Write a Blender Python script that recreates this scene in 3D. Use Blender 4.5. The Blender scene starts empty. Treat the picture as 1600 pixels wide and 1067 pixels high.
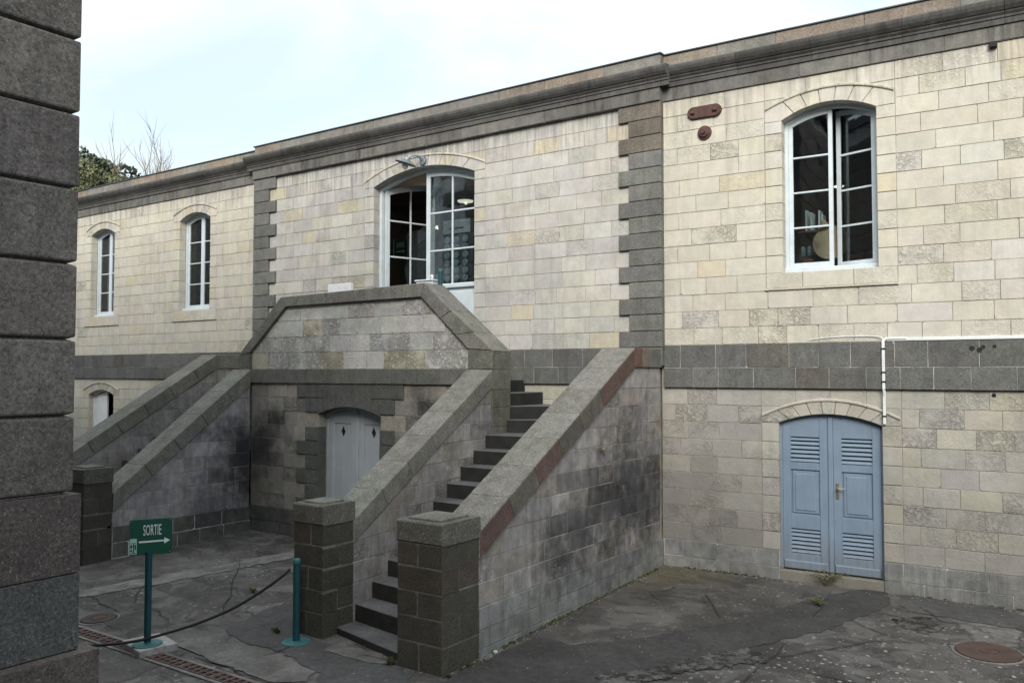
import bpy, bmesh, math, random
from mathutils import Vector, Matrix, noise
random.seed(7)
R = math.radians
scene = bpy.context.scene
COL = scene.collection

# ------------------------------------------------------------------ camera
cam_d = bpy.data.cameras.new("camera")
cam_o = bpy.data.objects.new("camera", cam_d)
COL.objects.link(cam_o)
cam_d.sensor_width = 36.0
cam_d.lens = 36.0 * 1320.19 / 1600.0
cam_d.clip_end = 2000
cam_d.clip_start = 0.05
r_, u_, f_ = Vector((.8239, .5667, .0004)), Vector((.0208, -.0310, .9993)), Vector((-.5663, .8233, .0373))
cam_o.matrix_world = Matrix(((r_.x, u_.x, -f_.x, 0), (r_.y, u_.y, -f_.y, 0), (r_.z, u_.z, -f_.z, 2.92), (0, 0, 0, 1)))
scene.camera = cam_o
CAM = Vector((0, 0, 2.92))

# ------------------------------------------------------------------ sky, sun, exposure
SUN_EL, SUN_AZ = R(30), R(152)          # azimuth measured clockwise from +Y: behind the camera, to its right
w = bpy.data.worlds.new("World")
scene.world = w
w.use_nodes = True
nt = w.node_tree
for n in list(nt.nodes):
    nt.nodes.remove(n)
out = nt.nodes.new("ShaderNodeOutputWorld")
sky = nt.nodes.new("ShaderNodeTexSky")
sky.sky_type = 'NISHITA'
sky.sun_disc = False
sky.sun_elevation = SUN_EL
sky.sun_rotation = SUN_AZ
sky.air_density = 1.0
sky.dust_density = 2.0
bg = nt.nodes.new("ShaderNodeBackground")
bg.inputs[1].default_value = 0.14
nt.links.new(sky.outputs[0], bg.inputs[0])
# thin overcast: a cloud layer over the blue, brighter towards the zenith as overcast skies are
tc = nt.nodes.new("ShaderNodeTexCoord")
sep = nt.nodes.new("ShaderNodeSeparateXYZ")
nt.links.new(tc.outputs['Generated'], sep.inputs[0])
mr = nt.nodes.new("ShaderNodeMapRange")
mr.inputs[1].default_value = 0.0; mr.inputs[2].default_value = 1.0
mr.inputs[3].default_value = 0.375; mr.inputs[4].default_value = 1.22
nt.links.new(sep.outputs[2], mr.inputs[0])
mp = nt.nodes.new("ShaderNodeMapping")
mp.inputs['Scale'].default_value = (1.0, 1.0, 2.6)
nt.links.new(tc.outputs['Generated'], mp.inputs[0])
nz = nt.nodes.new("ShaderNodeTexNoise")
nz.inputs['Scale'].default_value = 2.3
nz.inputs['Detail'].default_value = 5
nz.inputs['Roughness'].default_value = 0.52
nz.inputs['Distortion'].default_value = 0.4
nt.links.new(mp.outputs[0], nz.inputs[0])
cr = nt.nodes.new("ShaderNodeMapRange")
cr.inputs[1].default_value = 0.36; cr.inputs[2].default_value = 0.58
cr.inputs[3].default_value = 0.50; cr.inputs[4].default_value = 0.97
nt.links.new(nz.outputs[0], cr.inputs[0])
bgc = nt.nodes.new("ShaderNodeBackground")
bgc.inputs[0].default_value = (0.93, 1.0, 1.02, 1)
nt.links.new(mr.outputs[0], bgc.inputs[1])
mx = nt.nodes.new("ShaderNodeMixShader")
nt.links.new(cr.outputs[0], mx.inputs[0])
nt.links.new(bg.outputs[0], mx.inputs[1])
nt.links.new(bgc.outputs[0], mx.inputs[2])
nt.links.new(mx.outputs[0], out.inputs[0])

sun_d = bpy.data.lights.new("sun", 'SUN')
sun_d.energy = 2.6
sun_d.angle = R(32)
sun_d.color = (1.0, 0.95, 0.86)
sun_o = bpy.data.objects.new("sun", sun_d)
COL.objects.link(sun_o)
sdir = Vector((math.sin(SUN_AZ) * math.cos(SUN_EL), math.cos(SUN_AZ) * math.cos(SUN_EL), math.sin(SUN_EL)))
sun_o.rotation_euler = sdir.to_track_quat('Z', 'Y').to_euler()
sun_o.location = (5, -10, 30)

vs = scene.view_settings
vs.view_transform = 'Standard'
vs.look = 'None'
vs.gamma = 1
vs.use_curve_mapping = False
vs.exposure = 0.88

# ------------------------------------------------------------------ materials
class N:
    def __init__(s, name):
        s.m = bpy.data.materials.new(name); s.m.use_nodes = True
        s.t = s.m.node_tree
        for n in list(s.t.nodes): s.t.nodes.remove(n)
        s.o = s.t.nodes.new("ShaderNodeOutputMaterial")
    def n(s, typ, ins=None, **kw):
        x = s.t.nodes.new("ShaderNode" + typ)
        for k, v in kw.items(): setattr(x, k, v)
        for k, v in (ins or {}).items():
            if hasattr(v, 'node'): s.t.links.new(v, x.inputs[k])
            else: x.inputs[k].default_value = v
        return x
    def pos(s, scale=(1, 1, 1), off=(0, 0, 0)):
        g = s.n("NewGeometry").outputs['Position']
        return s.n("Mapping", {0: g, 1: off, 3: scale}).outputs[0]
    def noise(s, v, scale, det=4, rough=.55, dist=0.):
        return s.n("TexNoise", {'Vector': v, 'Scale': scale, 'Detail': det, 'Roughness': rough, 'Distortion': dist}).outputs[0]
    def ramp(s, x, a, b, lo=0., hi=1.):
        return s.n("MapRange", {0: x, 1: a, 2: b, 3: lo, 4: hi}).outputs[0]
    def math(s, op, a, b=0.):
        return s.n("Math", {0: a, 1: b}, operation=op).outputs[0]
    def mix(s, f, a, b, typ='MIX'):
        x = s.t.nodes.new("ShaderNodeMix"); x.data_type = 'RGBA'; x.blend_type = typ
        for k, v in ((0, f), (6, a), (7, b)):
            if hasattr(v, 'node'): s.t.links.new(v, x.inputs[k])
            else: x.inputs[k].default_value = v if k == 0 else (tuple(v) + (1,))[:4]
        return x.outputs[2]
    def scale(s, col, f):
        return s.n("VectorMath", {0: col, 3: f}, operation='SCALE').outputs[0]
    def done(s, col, rough=.85, h=None, dist=.01, strength=1., metal=0., spec=.3):
        b = s.n("BsdfPrincipled", {'Roughness': rough, 'Metallic': metal})
        b.inputs['Specular IOR Level'].default_value = spec
        if hasattr(col, 'node'): s.t.links.new(col, b.inputs['Base Color'])
        else: b.inputs['Base Color'].default_value = tuple(col) + (1,)
        if h is not None:
            bp = s.n("Bump", {'Height': h, 'Distance': dist, 'Strength': strength})
            s.t.links.new(bp.outputs[0], b.inputs['Normal'])
        s.t.links.new(b.outputs[0], s.o.inputs[0])
        return s.m

def stone_material(name, grain=.12, grain_scale=90., mottle=.25, pit=.6, streak=.35, streak_col=(.06, .058, .055), speck=None, blots=(), blot_col=(.03, .03, .034), lichen=0., rise=0., rise_col=(.16, .155, .14), drip=0., cloud=0., bump=1.):
    k = N(name)
    at = k.n("Attribute", attribute_name='tint')
    col, ero = at.outputs['Color'], at.outputs['Alpha']
    p = k.pos()
    big = k.noise(p, 1.1, 5, .6)
    mid = k.noise(p, 6.5, 6, .62, .3)
    fine = k.noise(p, grain_scale, 3, .7)
    c = k.scale(col, k.ramp(big, .3, .7, 1 - mottle * .6, 1 + mottle * .5))
    c = k.scale(c, k.ramp(mid, .3, .7, 1 - mottle, 1 + mottle * .6))
    c = k.scale(c, k.ramp(fine, .3, .7, 1 - grain, 1 + grain))
    warm = k.ramp(k.noise(k.pos(off=(7, 3, 1)), 2.7, 4, .6), .5, .72, 0, .35)
    c = k.mix(warm, c, k.mix(.35, c, (1.0, .88, .66), 'MULTIPLY'))
    if speck:
        sp = k.noise(k.pos(off=(1, 9, 2)), speck[0], 2, .8)
        c = k.mix(k.ramp(sp, .60, .72, 0, speck[2]), c, speck[1])
        c = k.scale(c, k.ramp(k.noise(k.pos(off=(4, 4, 8)), speck[0] * 1.3, 2, .8), .28, .5, .55, 1.0))
    if cloud:
        cl = k.math('MULTIPLY', k.ramp(k.noise(k.pos(scale=(1, 1, .8), off=(3, 8, 6)), 2.1, 7, .68, .5), .48, .70), cloud)
        c = k.mix(cl, c, k.mix(.5, c, (.27, .265, .26)))
        tiny = k.math('MULTIPLY', k.ramp(k.noise(k.pos(off=(1, 1, 7)), 34., 5, .75), .60, .74), k.ramp(mid, .45, .62, 0, .7))
        c = k.mix(tiny, c, k.scale(c, .55))
    # run-off streaks: noise stretched along the vertical
    st = k.noise(k.pos(scale=(11., 11., .9)), 1., 6, .7)
    st2 = k.noise(k.pos(scale=(.9, .9, .7), off=(3, 1, 5)), 1., 4, .6)
    sm = k.math('MULTIPLY', k.ramp(st, .42, .64), k.ramp(st2, .36, .60))
    c = k.mix(k.math('MULTIPLY', sm, streak), c, streak_col)
    if lichen:
        li = k.math('MULTIPLY', k.ramp(k.noise(k.pos(off=(2, 2, 2)), 48., 3, .7), .58, .68, 0, lichen), k.ramp(mid, .42, .6))
        c = k.mix(li, c, (.42, .40, .34))
    if drip:                       # grey run-off below the entablature
        z = k.n("SeparateXYZ", {0: k.n("NewGeometry").outputs['Position']}).outputs[2]
        zz = k.math('ADD', z, k.math('MULTIPLY', k.math('SUBTRACT', st, .5), 2.6))
        c = k.mix(k.ramp(zz, 6.55, 7.25, 0, drip), c, (.13, .128, .125))
    if rise:                       # damp and dirt risen from the ground
        z = k.n("SeparateXYZ", {0: k.n("NewGeometry").outputs['Position']}).outputs[2]
        zz = k.math('ADD', z, k.math('MULTIPLY', k.math('SUBTRACT', big, .5), 2.2))
        c = k.mix(k.ramp(zz, 2.7, .6, 0, rise), c, k.mix(.72, c, rise_col))
    for (bx, by, bz, br, amt) in blots:   # soot and algae patches, each a stain of its own
        d = k.n("VectorMath", {0: k.n("NewGeometry").outputs['Position'], 1: (bx, by, bz)}, operation='DISTANCE').outputs['Value']
        e = k.math('ADD', d, k.math('MULTIPLY', k.math('SUBTRACT', big, .5), br * 1.6))
        e = k.math('ADD', e, k.math('MULTIPLY', k.math('SUBTRACT', mid, .5), br * 1.0))
        c = k.mix(k.ramp(e, br * 1.15, br * .25, 0, amt * .85), c, blot_col)
    # relief: grain plus wormy pits on the eroded stones
    pn = k.noise(k.pos(off=(5, 5, 5)), 24., 4, .75, .6)
    pits = k.ramp(pn, .44, .56)
    h = k.math('ADD', k.math('MULTIPLY', mid, .6), k.math('MULTIPLY', fine, .28))
    em = k.ramp(k.noise(k.pos(off=(8, 2, 4)), 3.1, 4, .6), .32, .56)
    ero = k.math('MULTIPLY', ero, em)
    pe = k.math('MULTIPLY', ero, pit)
    h = k.math('ADD', h, k.math('MULTIPLY', pits, pe))
    c = k.mix(k.math('MULTIPLY', k.ramp(pn, .50, .40), k.math('MULTIPLY', ero, .7)), c, k.scale(c, .5))
    return k.done(c, .9, h, .011, bump, spec=.2)

M = {}
M['cream'] = stone_material("cream limestone", grain=.07, mottle=.10, pit=.8, streak=.20, streak_col=(.16, .155, .145), rise=.6, rise_col=(.19, .185, .175), drip=.5, cloud=.45)
M['centre'] = stone_material("weathered limestone", grain=.08, mottle=.12, pit=.8, streak=.34, streak_col=(.19, .185, .175), drip=.7, cloud=.85)
M['dark'] = stone_material("dark grey stone", grain=.34, grain_scale=52., mottle=.22, pit=.4, streak=.35, streak_col=(.035, .035, .034), speck=(75., (.22, .22, .20), .6), bump=1.2)
M['cornice'] = stone_material("cornice stone", grain=.18, grain_scale=75., mottle=.25, pit=.3, streak=.85, streak_col=(.04, .039, .038), speck=(140., (.22, .22, .21), .3))
M['coping'] = stone_material("coping stone", grain=.34, grain_scale=46., mottle=.24, pit=.4, streak=.3, streak_col=(.05, .05, .04), speck=(58., (.36, .355, .31), .8), lichen=.5, bump=1.3)
M['stairwall'] = stone_material("stair wall stone", grain=.14, mottle=.32, pit=1.1, streak=.55, streak_col=(.07, .07, .072), lichen=.15,
    blots=((-5.2, 10.55, 1.55, .85, .88), (-5.2, 9.8, 1.25, .7, .85), (-5.2, 11.1, 1.05, .6, .8), (-5.2, 9.0, .95, .6, .8), (-5.2, 8.35, .75, .45, .7), (-5.2, 9.9, .5, .5, .5),
           (-12.2, 10, 1.55, .75, .9), (-12.6, 10, .8, .6, .8), (-12.62, 9.75, 1.5, .75, .85), (-12.62, 9.3, .7, .6, .5), (-8.6, 10, 2.3, .5, .8)))
M['panelwall'] = stone_material("pale pitted stone", grain=.12, mottle=.16, pit=1.5, streak=.18, streak_col=(.14, .14, .14), cloud=.3,
    blots=((-12.25, 10, 1.75, .55, .95), (-12.0, 10, 2.2, .3, .7), (-12.4, 10, 1.1, .45, .8), (-8.55, 10, 2.45, .38, .9), (-8.3, 10, 2.2, .3, .8)))
M['granite'] = stone_material("rough granite", grain=.45, grain_scale=42., mottle=.20, pit=.35, streak=.35, streak_col=(.04, .04, .042), speck=(62., (.30, .28, .27), .85), bump=1.6)
def simple(name, col, rough=.6, nscale=8., var=.15, metal=0., bump=.15, spec=.4, wear=None, wear_amt=.6):
    k = N(name); p = k.pos()
    a = k.noise(p, nscale, 5, .6); b = k.noise(p, nscale * 9, 3, .6)
    c = k.scale(k.n("RGB").outputs[0], k.ramp(a, .3, .7, 1 - var, 1 + var))
    c.node.inputs[0].links[0].from_node.outputs[0].default_value = tuple(col) + (1,)
    if wear:
        c = k.mix(k.ramp(k.noise(k.pos(off=(3, 3, 3)), nscale * 1.7, 6, .7), .56, .68, 0, wear_amt), c, wear)
    return k.done(c, rough, k.math('ADD', a, k.math('MULTIPLY', b, .4)), .004, bump, metal, spec)
M['mortar_grey'] = simple("grey mortar", (.27, .25, .215), .95, 10, .3)
M['mortar_dark'] = simple("dim mortar", (.15, .145, .135), .95, 4, .5)
M['mortar_white'] = simple("white lime mortar", (.42, .41, .39), .95, 3, .45, wear=(.10, .10, .095), wear_amt=.9)
M['win_paint'] = simple("pale blue white window paint", (.50, .56, .60), .45, 5, .08, wear=(.36, .38, .38), wear_amt=.35)
M['door_paint'] = simple("grey blue door paint", (.175, .235, .32), .5, 3, .10, wear=(.155, .195, .25), wear_amt=.8)
M['door_pale'] = simple("pale grey door paint", (.33, .365, .405), .55, 3, .10, wear=(.25, .265, .28), wear_amt=.5)
M['white_paint'] = simple("white paint", (.66, .68, .70), .5, 5, .08, wear=(.45, .45, .44), wear_amt=.4)
M['black'] = simple("black void paint", (.012, .012, .014), .8)
M['interior'] = simple("dim interior plaster", (.19, .175, .165), .9, 2, .2)
M['wood'] = simple("interior wood", (.12, .075, .045), .6, 6, .3)
M['rust'] = simple("rusted iron", (.075, .04, .034), .85, 14, .35, .1, .6, wear=(.10, .046, .03), wear_amt=.6)
M['rust_lid'] = simple("rusted cast iron lid", (.066, .042, .034), .9, 6, .3, .0, .8, wear=(.045, .03, .027), wear_amt=.6)
M['dull_lid'] = simple("dull brown iron lid", (.047, .038, .034), .9, 7, .3, 0, .6)
M['drain'] = simple("reddish iron drain", (.10, .062, .055), .8, 9, .3, .1, .6)
M['teal'] = simple("teal paint", (.008, .055, .066), .45, 6, .15, wear=(.012, .07, .075), wear_amt=.4)
M['teal_base'] = simple("worn teal base paint", (.03, .125, .13), .55, 9, .15, wear=(.06, .16, .16), wear_amt=.5)
M['green'] = simple("green sign enamel", (.004, .068, .042), .5, 5, .12)
M['sign_white'] = simple("white sign print", (.72, .75, .75), .4, 5, .04)
M['sign_pale'] = simple("pale green sign print", (.33, .52, .46), .5, 20, .15)
M['grit'] = simple("pale grit", (.22, .215, .20), .9, 12, .5)
M['rope'] = simple("black rope", (.014, .014, .015), .75, 60, .3, 0, .6)
M['steel'] = simple("dull steel", (.35, .36, .37), .4, 12, .1, .8)
M['brass'] = simple("aged nickel brass", (.34, .32, .24), .4, 12, .15, .8)
M['galv'] = simple("galvanised lamp metal", (.22, .26, .29), .5, 10, .2, .5, wear=(.30, .33, .35))
M['plastic'] = simple("white plastic trunking", (.62, .65, .66), .5, 4, .06, wear=(.45, .45, .43), wear_amt=.3)
M['lead'] = simple("dark metal flashing", (.075, .082, .085), .55, 6, .2, .5)
M['concrete_block'] = simple("concrete block", (.30, .29, .28), .95, 12, .3, 0, .8, wear=(.14, .13, .12), wear_amt=.7)
M['bird'] = simple("white figurine", (.55, .54, .5), .6)
M['beige'] = simple("beige wood disc", (.36, .30, .20), .6, 5, .15)
M['terracotta'] = simple("terracotta", (.30, .12, .06), .8)
M['paper'] = simple("pale paper", (.52, .60, .64), .7)
M['tin'] = simple("pale blue tins", (.26, .36, .38), .35, 30, .2, .2)
M['roofing'] = simple("flat roof felt", (.10, .10, .10), .9)
M['render'] = simple("old wall render", (.24, .22, .19), .9, 1.2, .25)
M['slate'] = simple("slate roof", (.09, .095, .105), .7, 3, .25)
M['bark'] = simple("grey brown bark", (.115, .095, .075), .9, 8, .3, 0, .8)
M['twig'] = simple("pale twig bark", (.20, .17, .13), .9, 8, .25)

def paint(name, col, dirt=.5):
    k = N(name); p = k.pos()
    st = k.noise(k.pos(scale=(26., 26., .9)), 1., 5, .65); a = k.noise(p, 3.2, 6, .65); b = k.noise(p, 60., 3, .6)
    rgb = k.n("RGB"); rgb.outputs[0].default_value = tuple(col) + (1,)
    c = k.scale(rgb.outputs[0], k.ramp(a, .3, .7, .88, 1.08))
    c = k.scale(c, k.ramp(st, .3, .7, .90, 1.07))
    grey = (col[0] * .75 + .03, col[1] * .72 + .025, col[2] * .66 + .015)
    c = k.mix(k.math('MULTIPLY', k.ramp(st, .5, .68), k.ramp(a, .42, .6, 0, dirt)), c, grey)
    z = k.n("SeparateXYZ", {0: p}).outputs[2]
    zz = k.math('ADD', z, k.math('MULTIPLY', k.math('SUBTRACT', st, .5), 1.1))
    c = k.mix(k.ramp(zz, .75, .05, 0, dirt * 1.2), c, (.14, .135, .12))
    c = k.mix(k.math('MULTIPLY', k.ramp(k.noise(k.pos(off=(3, 1, 2)), 46., 4, .7), .66, .72), k.ramp(a, .5, .64, 0, .8)), c, (.34, .33, .30))
    return k.done(c, k.ramp(a, .3, .7, .45, .7), k.math('ADD', st, k.math('MULTIPLY', b, .4)), .003, .35, spec=.4)
M['door_paint'] = paint("grey blue door paint", (.175, .235, .315))
M['door_pale'] = paint("pale grey door paint", (.38, .42, .455), .5)
def leaf_material(name, cols, rough=.55):
    k = N(name)
    n = k.noise(k.pos(), 1.3, 3, .6)
    n2 = k.noise(k.pos(off=(4, 2, 1)), 14., 2, .6)
    c = k.mix(k.ramp(n, .35, .65), cols[0], cols[1])
    c = k.mix(k.ramp(n2, .5, .7, 0, .6), c, cols[2])
    return k.done(c, rough)
M['leaf_dark'] = leaf_material("dark evergreen leaves", ((.030, .045, .030), (.05, .07, .042), (.075, .095, .055)))
M['leaf_olive'] = leaf_material("olive shrub leaves", ((.075, .09, .04), (.115, .12, .058), (.16, .155, .085)))
M['weed'] = leaf_material("weed leaves", ((.045, .065, .022), (.075, .09, .03), (.12, .12, .05)))
M['moss'] = leaf_material("moss", ((.035, .045, .015), (.05, .055, .02), (.07, .07, .03)), .95)

k = N("window glass")
fr = k.n("Fresnel", {0: 1.5}).outputs[0]
fac = k.math('MULTIPLY', fr, 1.6)
tr = k.n("BsdfTransparent", {0: (.80, .84, .84, 1)})
gb = k.n("Bump", {'Height': k.noise(k.pos(), 3.5, 2, .5), 'Distance': .012, 'Strength': .10})
gl = k.n("BsdfGlossy", {0: (.9, .95, 1, 1), 'Roughness': .02, 'Normal': gb.outputs[0]})
ms = k.n("MixShader", {0: fac, 1: tr.outputs[0], 2: gl.outputs[0]})
k.t.links.new(ms.outputs[0], k.o.inputs[0]); M['glass'] = k.m
k = N("lit lamp disc")
em = k.n("Emission", {0: (1, .93, .72, 1), 1: .7})
k.t.links.new(em.outputs[0], k.o.inputs[0]); M['lit'] = k.m

# ground: worn dark bitumen and concrete with lichen spots, damp patches and cracks
k = N("worn courtyard paving")
p = k.pos()
sx = k.n("SeparateXYZ", {0: p})
gx, gy = sx.outputs[0], sx.outputs[1]
n1 = k.noise(p, .55, 6, .62, .6); n2 = k.noise(p, 3.2, 7, .68, .4); n3 = k.noise(p, 90, 3, .7); n4 = k.noise(k.pos(off=(6, 1, 0)), 1.4, 6, .65, .8)
c = k.mix(k.ramp(n1, .36, .62), (.054, .049, .046), (.100, .093, .087))
c = k.mix(k.ramp(n4, .50, .54, 0, .7), c, (.128, .122, .117))
n5 = k.noise(k.pos(off=(3, 3, 0), scale=(1, 1.6, 1)), .9, 6, .7, 1.2)
c = k.mix(k.ramp(n5, .53, .56, 0, .75), c, (.048, .045, .044))
c = k.scale(c, k.ramp(n2, .25, .75, .62, 1.38))
c = k.scale(c, k.ramp(n3, .3, .7, .72, 1.28))
# ochre damp by the stair corner
d0 = k.n("VectorMath", {0: p, 1: (-5.0, 11.2, .13)}, operation='DISTANCE').outputs['Value']
c = k.mix(k.ramp(k.math('ADD', d0, k.math('MULTIPLY', k.math('SUBTRACT', n4, .5), 1.6)), 1.1, .2, 0, .55), c, (.105, .09, .045))
# lichen: pale round spots, thick where the old concrete is
v1 = k.n("TexVoronoi", {'Vector': k.n("Mapping", {0: p, 3: (1, 1, 0)}).outputs[0], 'Scale': 15., 'Randomness': 1.}, feature='F1')
vs1 = k.n("SeparateColor", {0: v1.outputs['Color']}).outputs[0]
rad = k.math('MULTIPLY', k.ramp(vs1, .35, 1.0, 0., .36), 1.)
spot = k.ramp(k.math('SUBTRACT', k.math('ADD', v1.outputs['Distance'], k.math('MULTIPLY', k.math('SUBTRACT', n2, .5), .25)), rad), .03, -.05)
v2 = k.n("TexVoronoi", {'Vector': k.n("Mapping", {0: p, 1: (3, 5, 0), 3: (1, 1, 0)}).outputs[0], 'Scale': 38., 'Randomness': 1.}, feature='F1')
vs2 = k.n("SeparateColor", {0: v2.outputs['Color']}).outputs[0]
spot2 = k.ramp(k.math('SUBTRACT', v2.outputs['Distance'], k.ramp(vs2, .5, 1.0, 0., .30)), .05, -.05)
dm = k.n("VectorMath", {0: p, 1: (-.9, 8.2, 0)}, operation='DISTANCE').outputs['Value']
dens = k.ramp(k.math('ADD', dm, k.math('MULTIPLY', k.math('SUBTRACT', n4, .5), 5.)), 3.4, 1.0)
base_d = k.ramp(k.noise(k.pos(off=(9, 9, 0)), .8, 4, .6), .50, .68, .08, .8)
dens = k.math('MAXIMUM', dens, base_d)
c = k.mix(k.math('MULTIPLY', k.math('MULTIPLY', spot, dens), .85), c, (.37, .365, .34))
c = k.mix(k.math('MULTIPLY', k.math('MULTIPLY', spot2, dens), .7), c, (.30, .295, .28))
iso = k.n("TexVoronoi", {'Vector': k.n("Mapping", {0: p, 1: (1, 2, 0), 3: (1, 1, 0)}).outputs[0], 'Scale': 5., 'Randomness': 1.}, feature='F1')
c = k.mix(k.ramp(iso.outputs['Distance'], .075, .045, 0, .7), c, (.32, .31, .29))
# hairline cracks
wv = k.n("VectorMath", {0: p, 1: k.scale(k.n("TexNoise", {'Vector': p, 'Scale': 1.7, 'Detail': 4.}).outputs['Color'], .5)}, operation='ADD').outputs[0]
vc = k.n("TexVoronoi", {'Vector': k.n("Mapping", {0: wv, 3: (1, .8, 0)}).outputs[0], 'Scale': .52}, feature='DISTANCE_TO_EDGE')
crack = k.math('MULTIPLY', k.ramp(vc.outputs['Distance'], .007, .002), k.ramp(k.noise(k.pos(off=(2, 7, 0)), .9, 4, .6), .46, .60))
vf = k.n("TexVoronoi", {'Vector': k.n("Mapping", {0: wv, 3: (1, .8, 0)}).outputs[0], 'Scale': .52}, feature='F1')
c = k.scale(c, k.ramp(k.n("SeparateColor", {0: vf.outputs['Color']}).outputs[0], 0, 1, .74, 1.22))
c = k.mix(k.math('MULTIPLY', crack, .75), c, (.022, .021, .02))
h = k.math('ADD', k.math('MULTIPLY', n2, .9), k.math('MULTIPLY', n3, .3))
h = k.math('SUBTRACT', h, k.math('MULTIPLY', crack, .8))
M['ground'] = k.done(c, .88, h, .012, .8, spec=.25)
k = N("pale old concrete strip")
p = k.pos(); n1 = k.noise(p, 2.2, 6, .65, .5); n2 = k.noise(p, 12, 6, .7); n3 = k.noise(p, 90, 3, .7)
c = k.mix(k.ramp(n1, .38, .62), (.10, .095, .09), (.20, .19, .175))
c = k.scale(c, k.ramp(n2, .3, .7, .7, 1.25)); c = k.scale(c, k.ramp(n3, .3, .7, .8, 1.2))
M['strip'] = k.done(c, .92, k.math('ADD', n2, k.math('MULTIPLY', n3, .4)), .01, .8)
k = N("stair treads")
p = k.pos(); n1 = k.noise(p, 2.2, 5, .6); n2 = k.noise(p, 14, 5, .7); n3 = k.noise(p, 100, 3, .7)
c = k.mix(k.ramp(n1, .35, .65), (.075, .075, .077), (.115, .115, .118)); c = k.scale(c, k.ramp(n2, .3, .7, .75, 1.25)); c = k.scale(c, k.ramp(n3, .3, .7, .8, 1.2))
M['tread'] = k.done(c, .85, k.math('ADD', n2, k.math('MULTIPLY', n3, .4)), .006, .7)
def patch_mat(name, lo, hi, rough=.9, speck=.35, dark=.0):
    k = N(name); p = k.pos(); n1 = k.noise(p, 2.0, 6, .65, .4); n2 = k.noise(p, 13, 6, .7); n3 = k.noise(p, 110, 3, .7)
    c = k.mix(k.ramp(n1, .36, .64), lo, hi); c = k.scale(c, k.ramp(n2, .3, .7, .72, 1.28)); c = k.scale(c, k.ramp(n3, .3, .7, .72, 1.28))
    v = k.n("TexVoronoi", {'Vector': k.n("Mapping", {0: p, 3: (1, 1, 0)}).outputs[0], 'Scale': 13., 'Randomness': 1.}, feature='F1')
    r = k.n("SeparateColor", {0: v.outputs['Color']}).outputs[0]
    sp = k.ramp(k.math('SUBTRACT', v.outputs['Distance'], k.ramp(r, .6, 1., 0., .17)), .03, -.03)
    c = k.mix(k.math('MULTIPLY', sp, speck), c, (.27, .265, .255))
    if dark: c = k.mix(k.ramp(k.noise(k.pos(off=(2, 5, 1)), 9., 6, .75), .46, .54, 0, dark), c, (.018, .017, .016))
    return k.done(c, rough, k.math('ADD', n2, k.math('MULTIPLY', n3, .5)), .008, .8, spec=.25)
M['asphalt'] = patch_mat("dark asphalt strip", (.038, .0365, .036), (.056, .054, .053), speck=.2)
M['asphalt_path'] = patch_mat("grey asphalt path", (.055, .0535, .053), (.080, .078, .077), speck=.6)
M['old_concrete'] = patch_mat("old pale concrete", (.085, .080, .074), (.15, .143, .135), speck=.8)
M['crumbled'] = patch_mat("crumbled dark patch", (.05, .048, .045), (.12, .115, .11), speck=.9, dark=.95)
M['pier_mortar'] = simple("patchy pier mortar", (.13, .127, .12), .95, 3.5, .5, wear=(.03, .03, .027), wear_amt=1.)
M['riser'] = simple("shade black riser stone", (.016, .0165, .0165), .9, 6, .4, 0, .6)  # near black: the shade on the step fronts is painted in
M['crack'] = simple("dark crack filling", (.026, .025, .023), .95, 20, .4)

# ------------------------------------------------------------------ geometry helpers
class F:
    """a plane in space: origin, horizontal u, vertical v, outward normal n"""
    def __init__(s, o, u, n=None, v=(0, 0, 1)):
        s.o = Vector(o); s.u = Vector(u).normalized(); s.v = Vector(v).normalized(); s.n = s.u.cross(s.v)
    def p(s, a, b, c=0.): return s.o + s.u * a + s.v * b + s.n * c
def new_obj(name, me, mat, parent=None, loc=None):
    if mat is not None and not me.materials: me.materials.append(mat)
    o = bpy.data.objects.new(name, me)
    COL.objects.link(o)
    if loc is not None: o.location = loc
    if parent is not None: o.parent = parent
    return o
def tag(o, label=None, cat=None, group=None, kind=None):
    if label: o['label'] = label
    if cat: o['category'] = cat
    if group: o['group'] = group
    if kind: o['kind'] = kind
    return o
def thing(name, loc, label, cat, group=None):
    o = bpy.data.objects.new(name, None); COL.objects.link(o); o.location = loc
    o.empty_display_size = .2
    return tag(o, label, cat, group)
def wloc(o):
    v = Vector((0, 0, 0))
    while o is not None: v += o.location; o = o.parent
    return v
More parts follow.
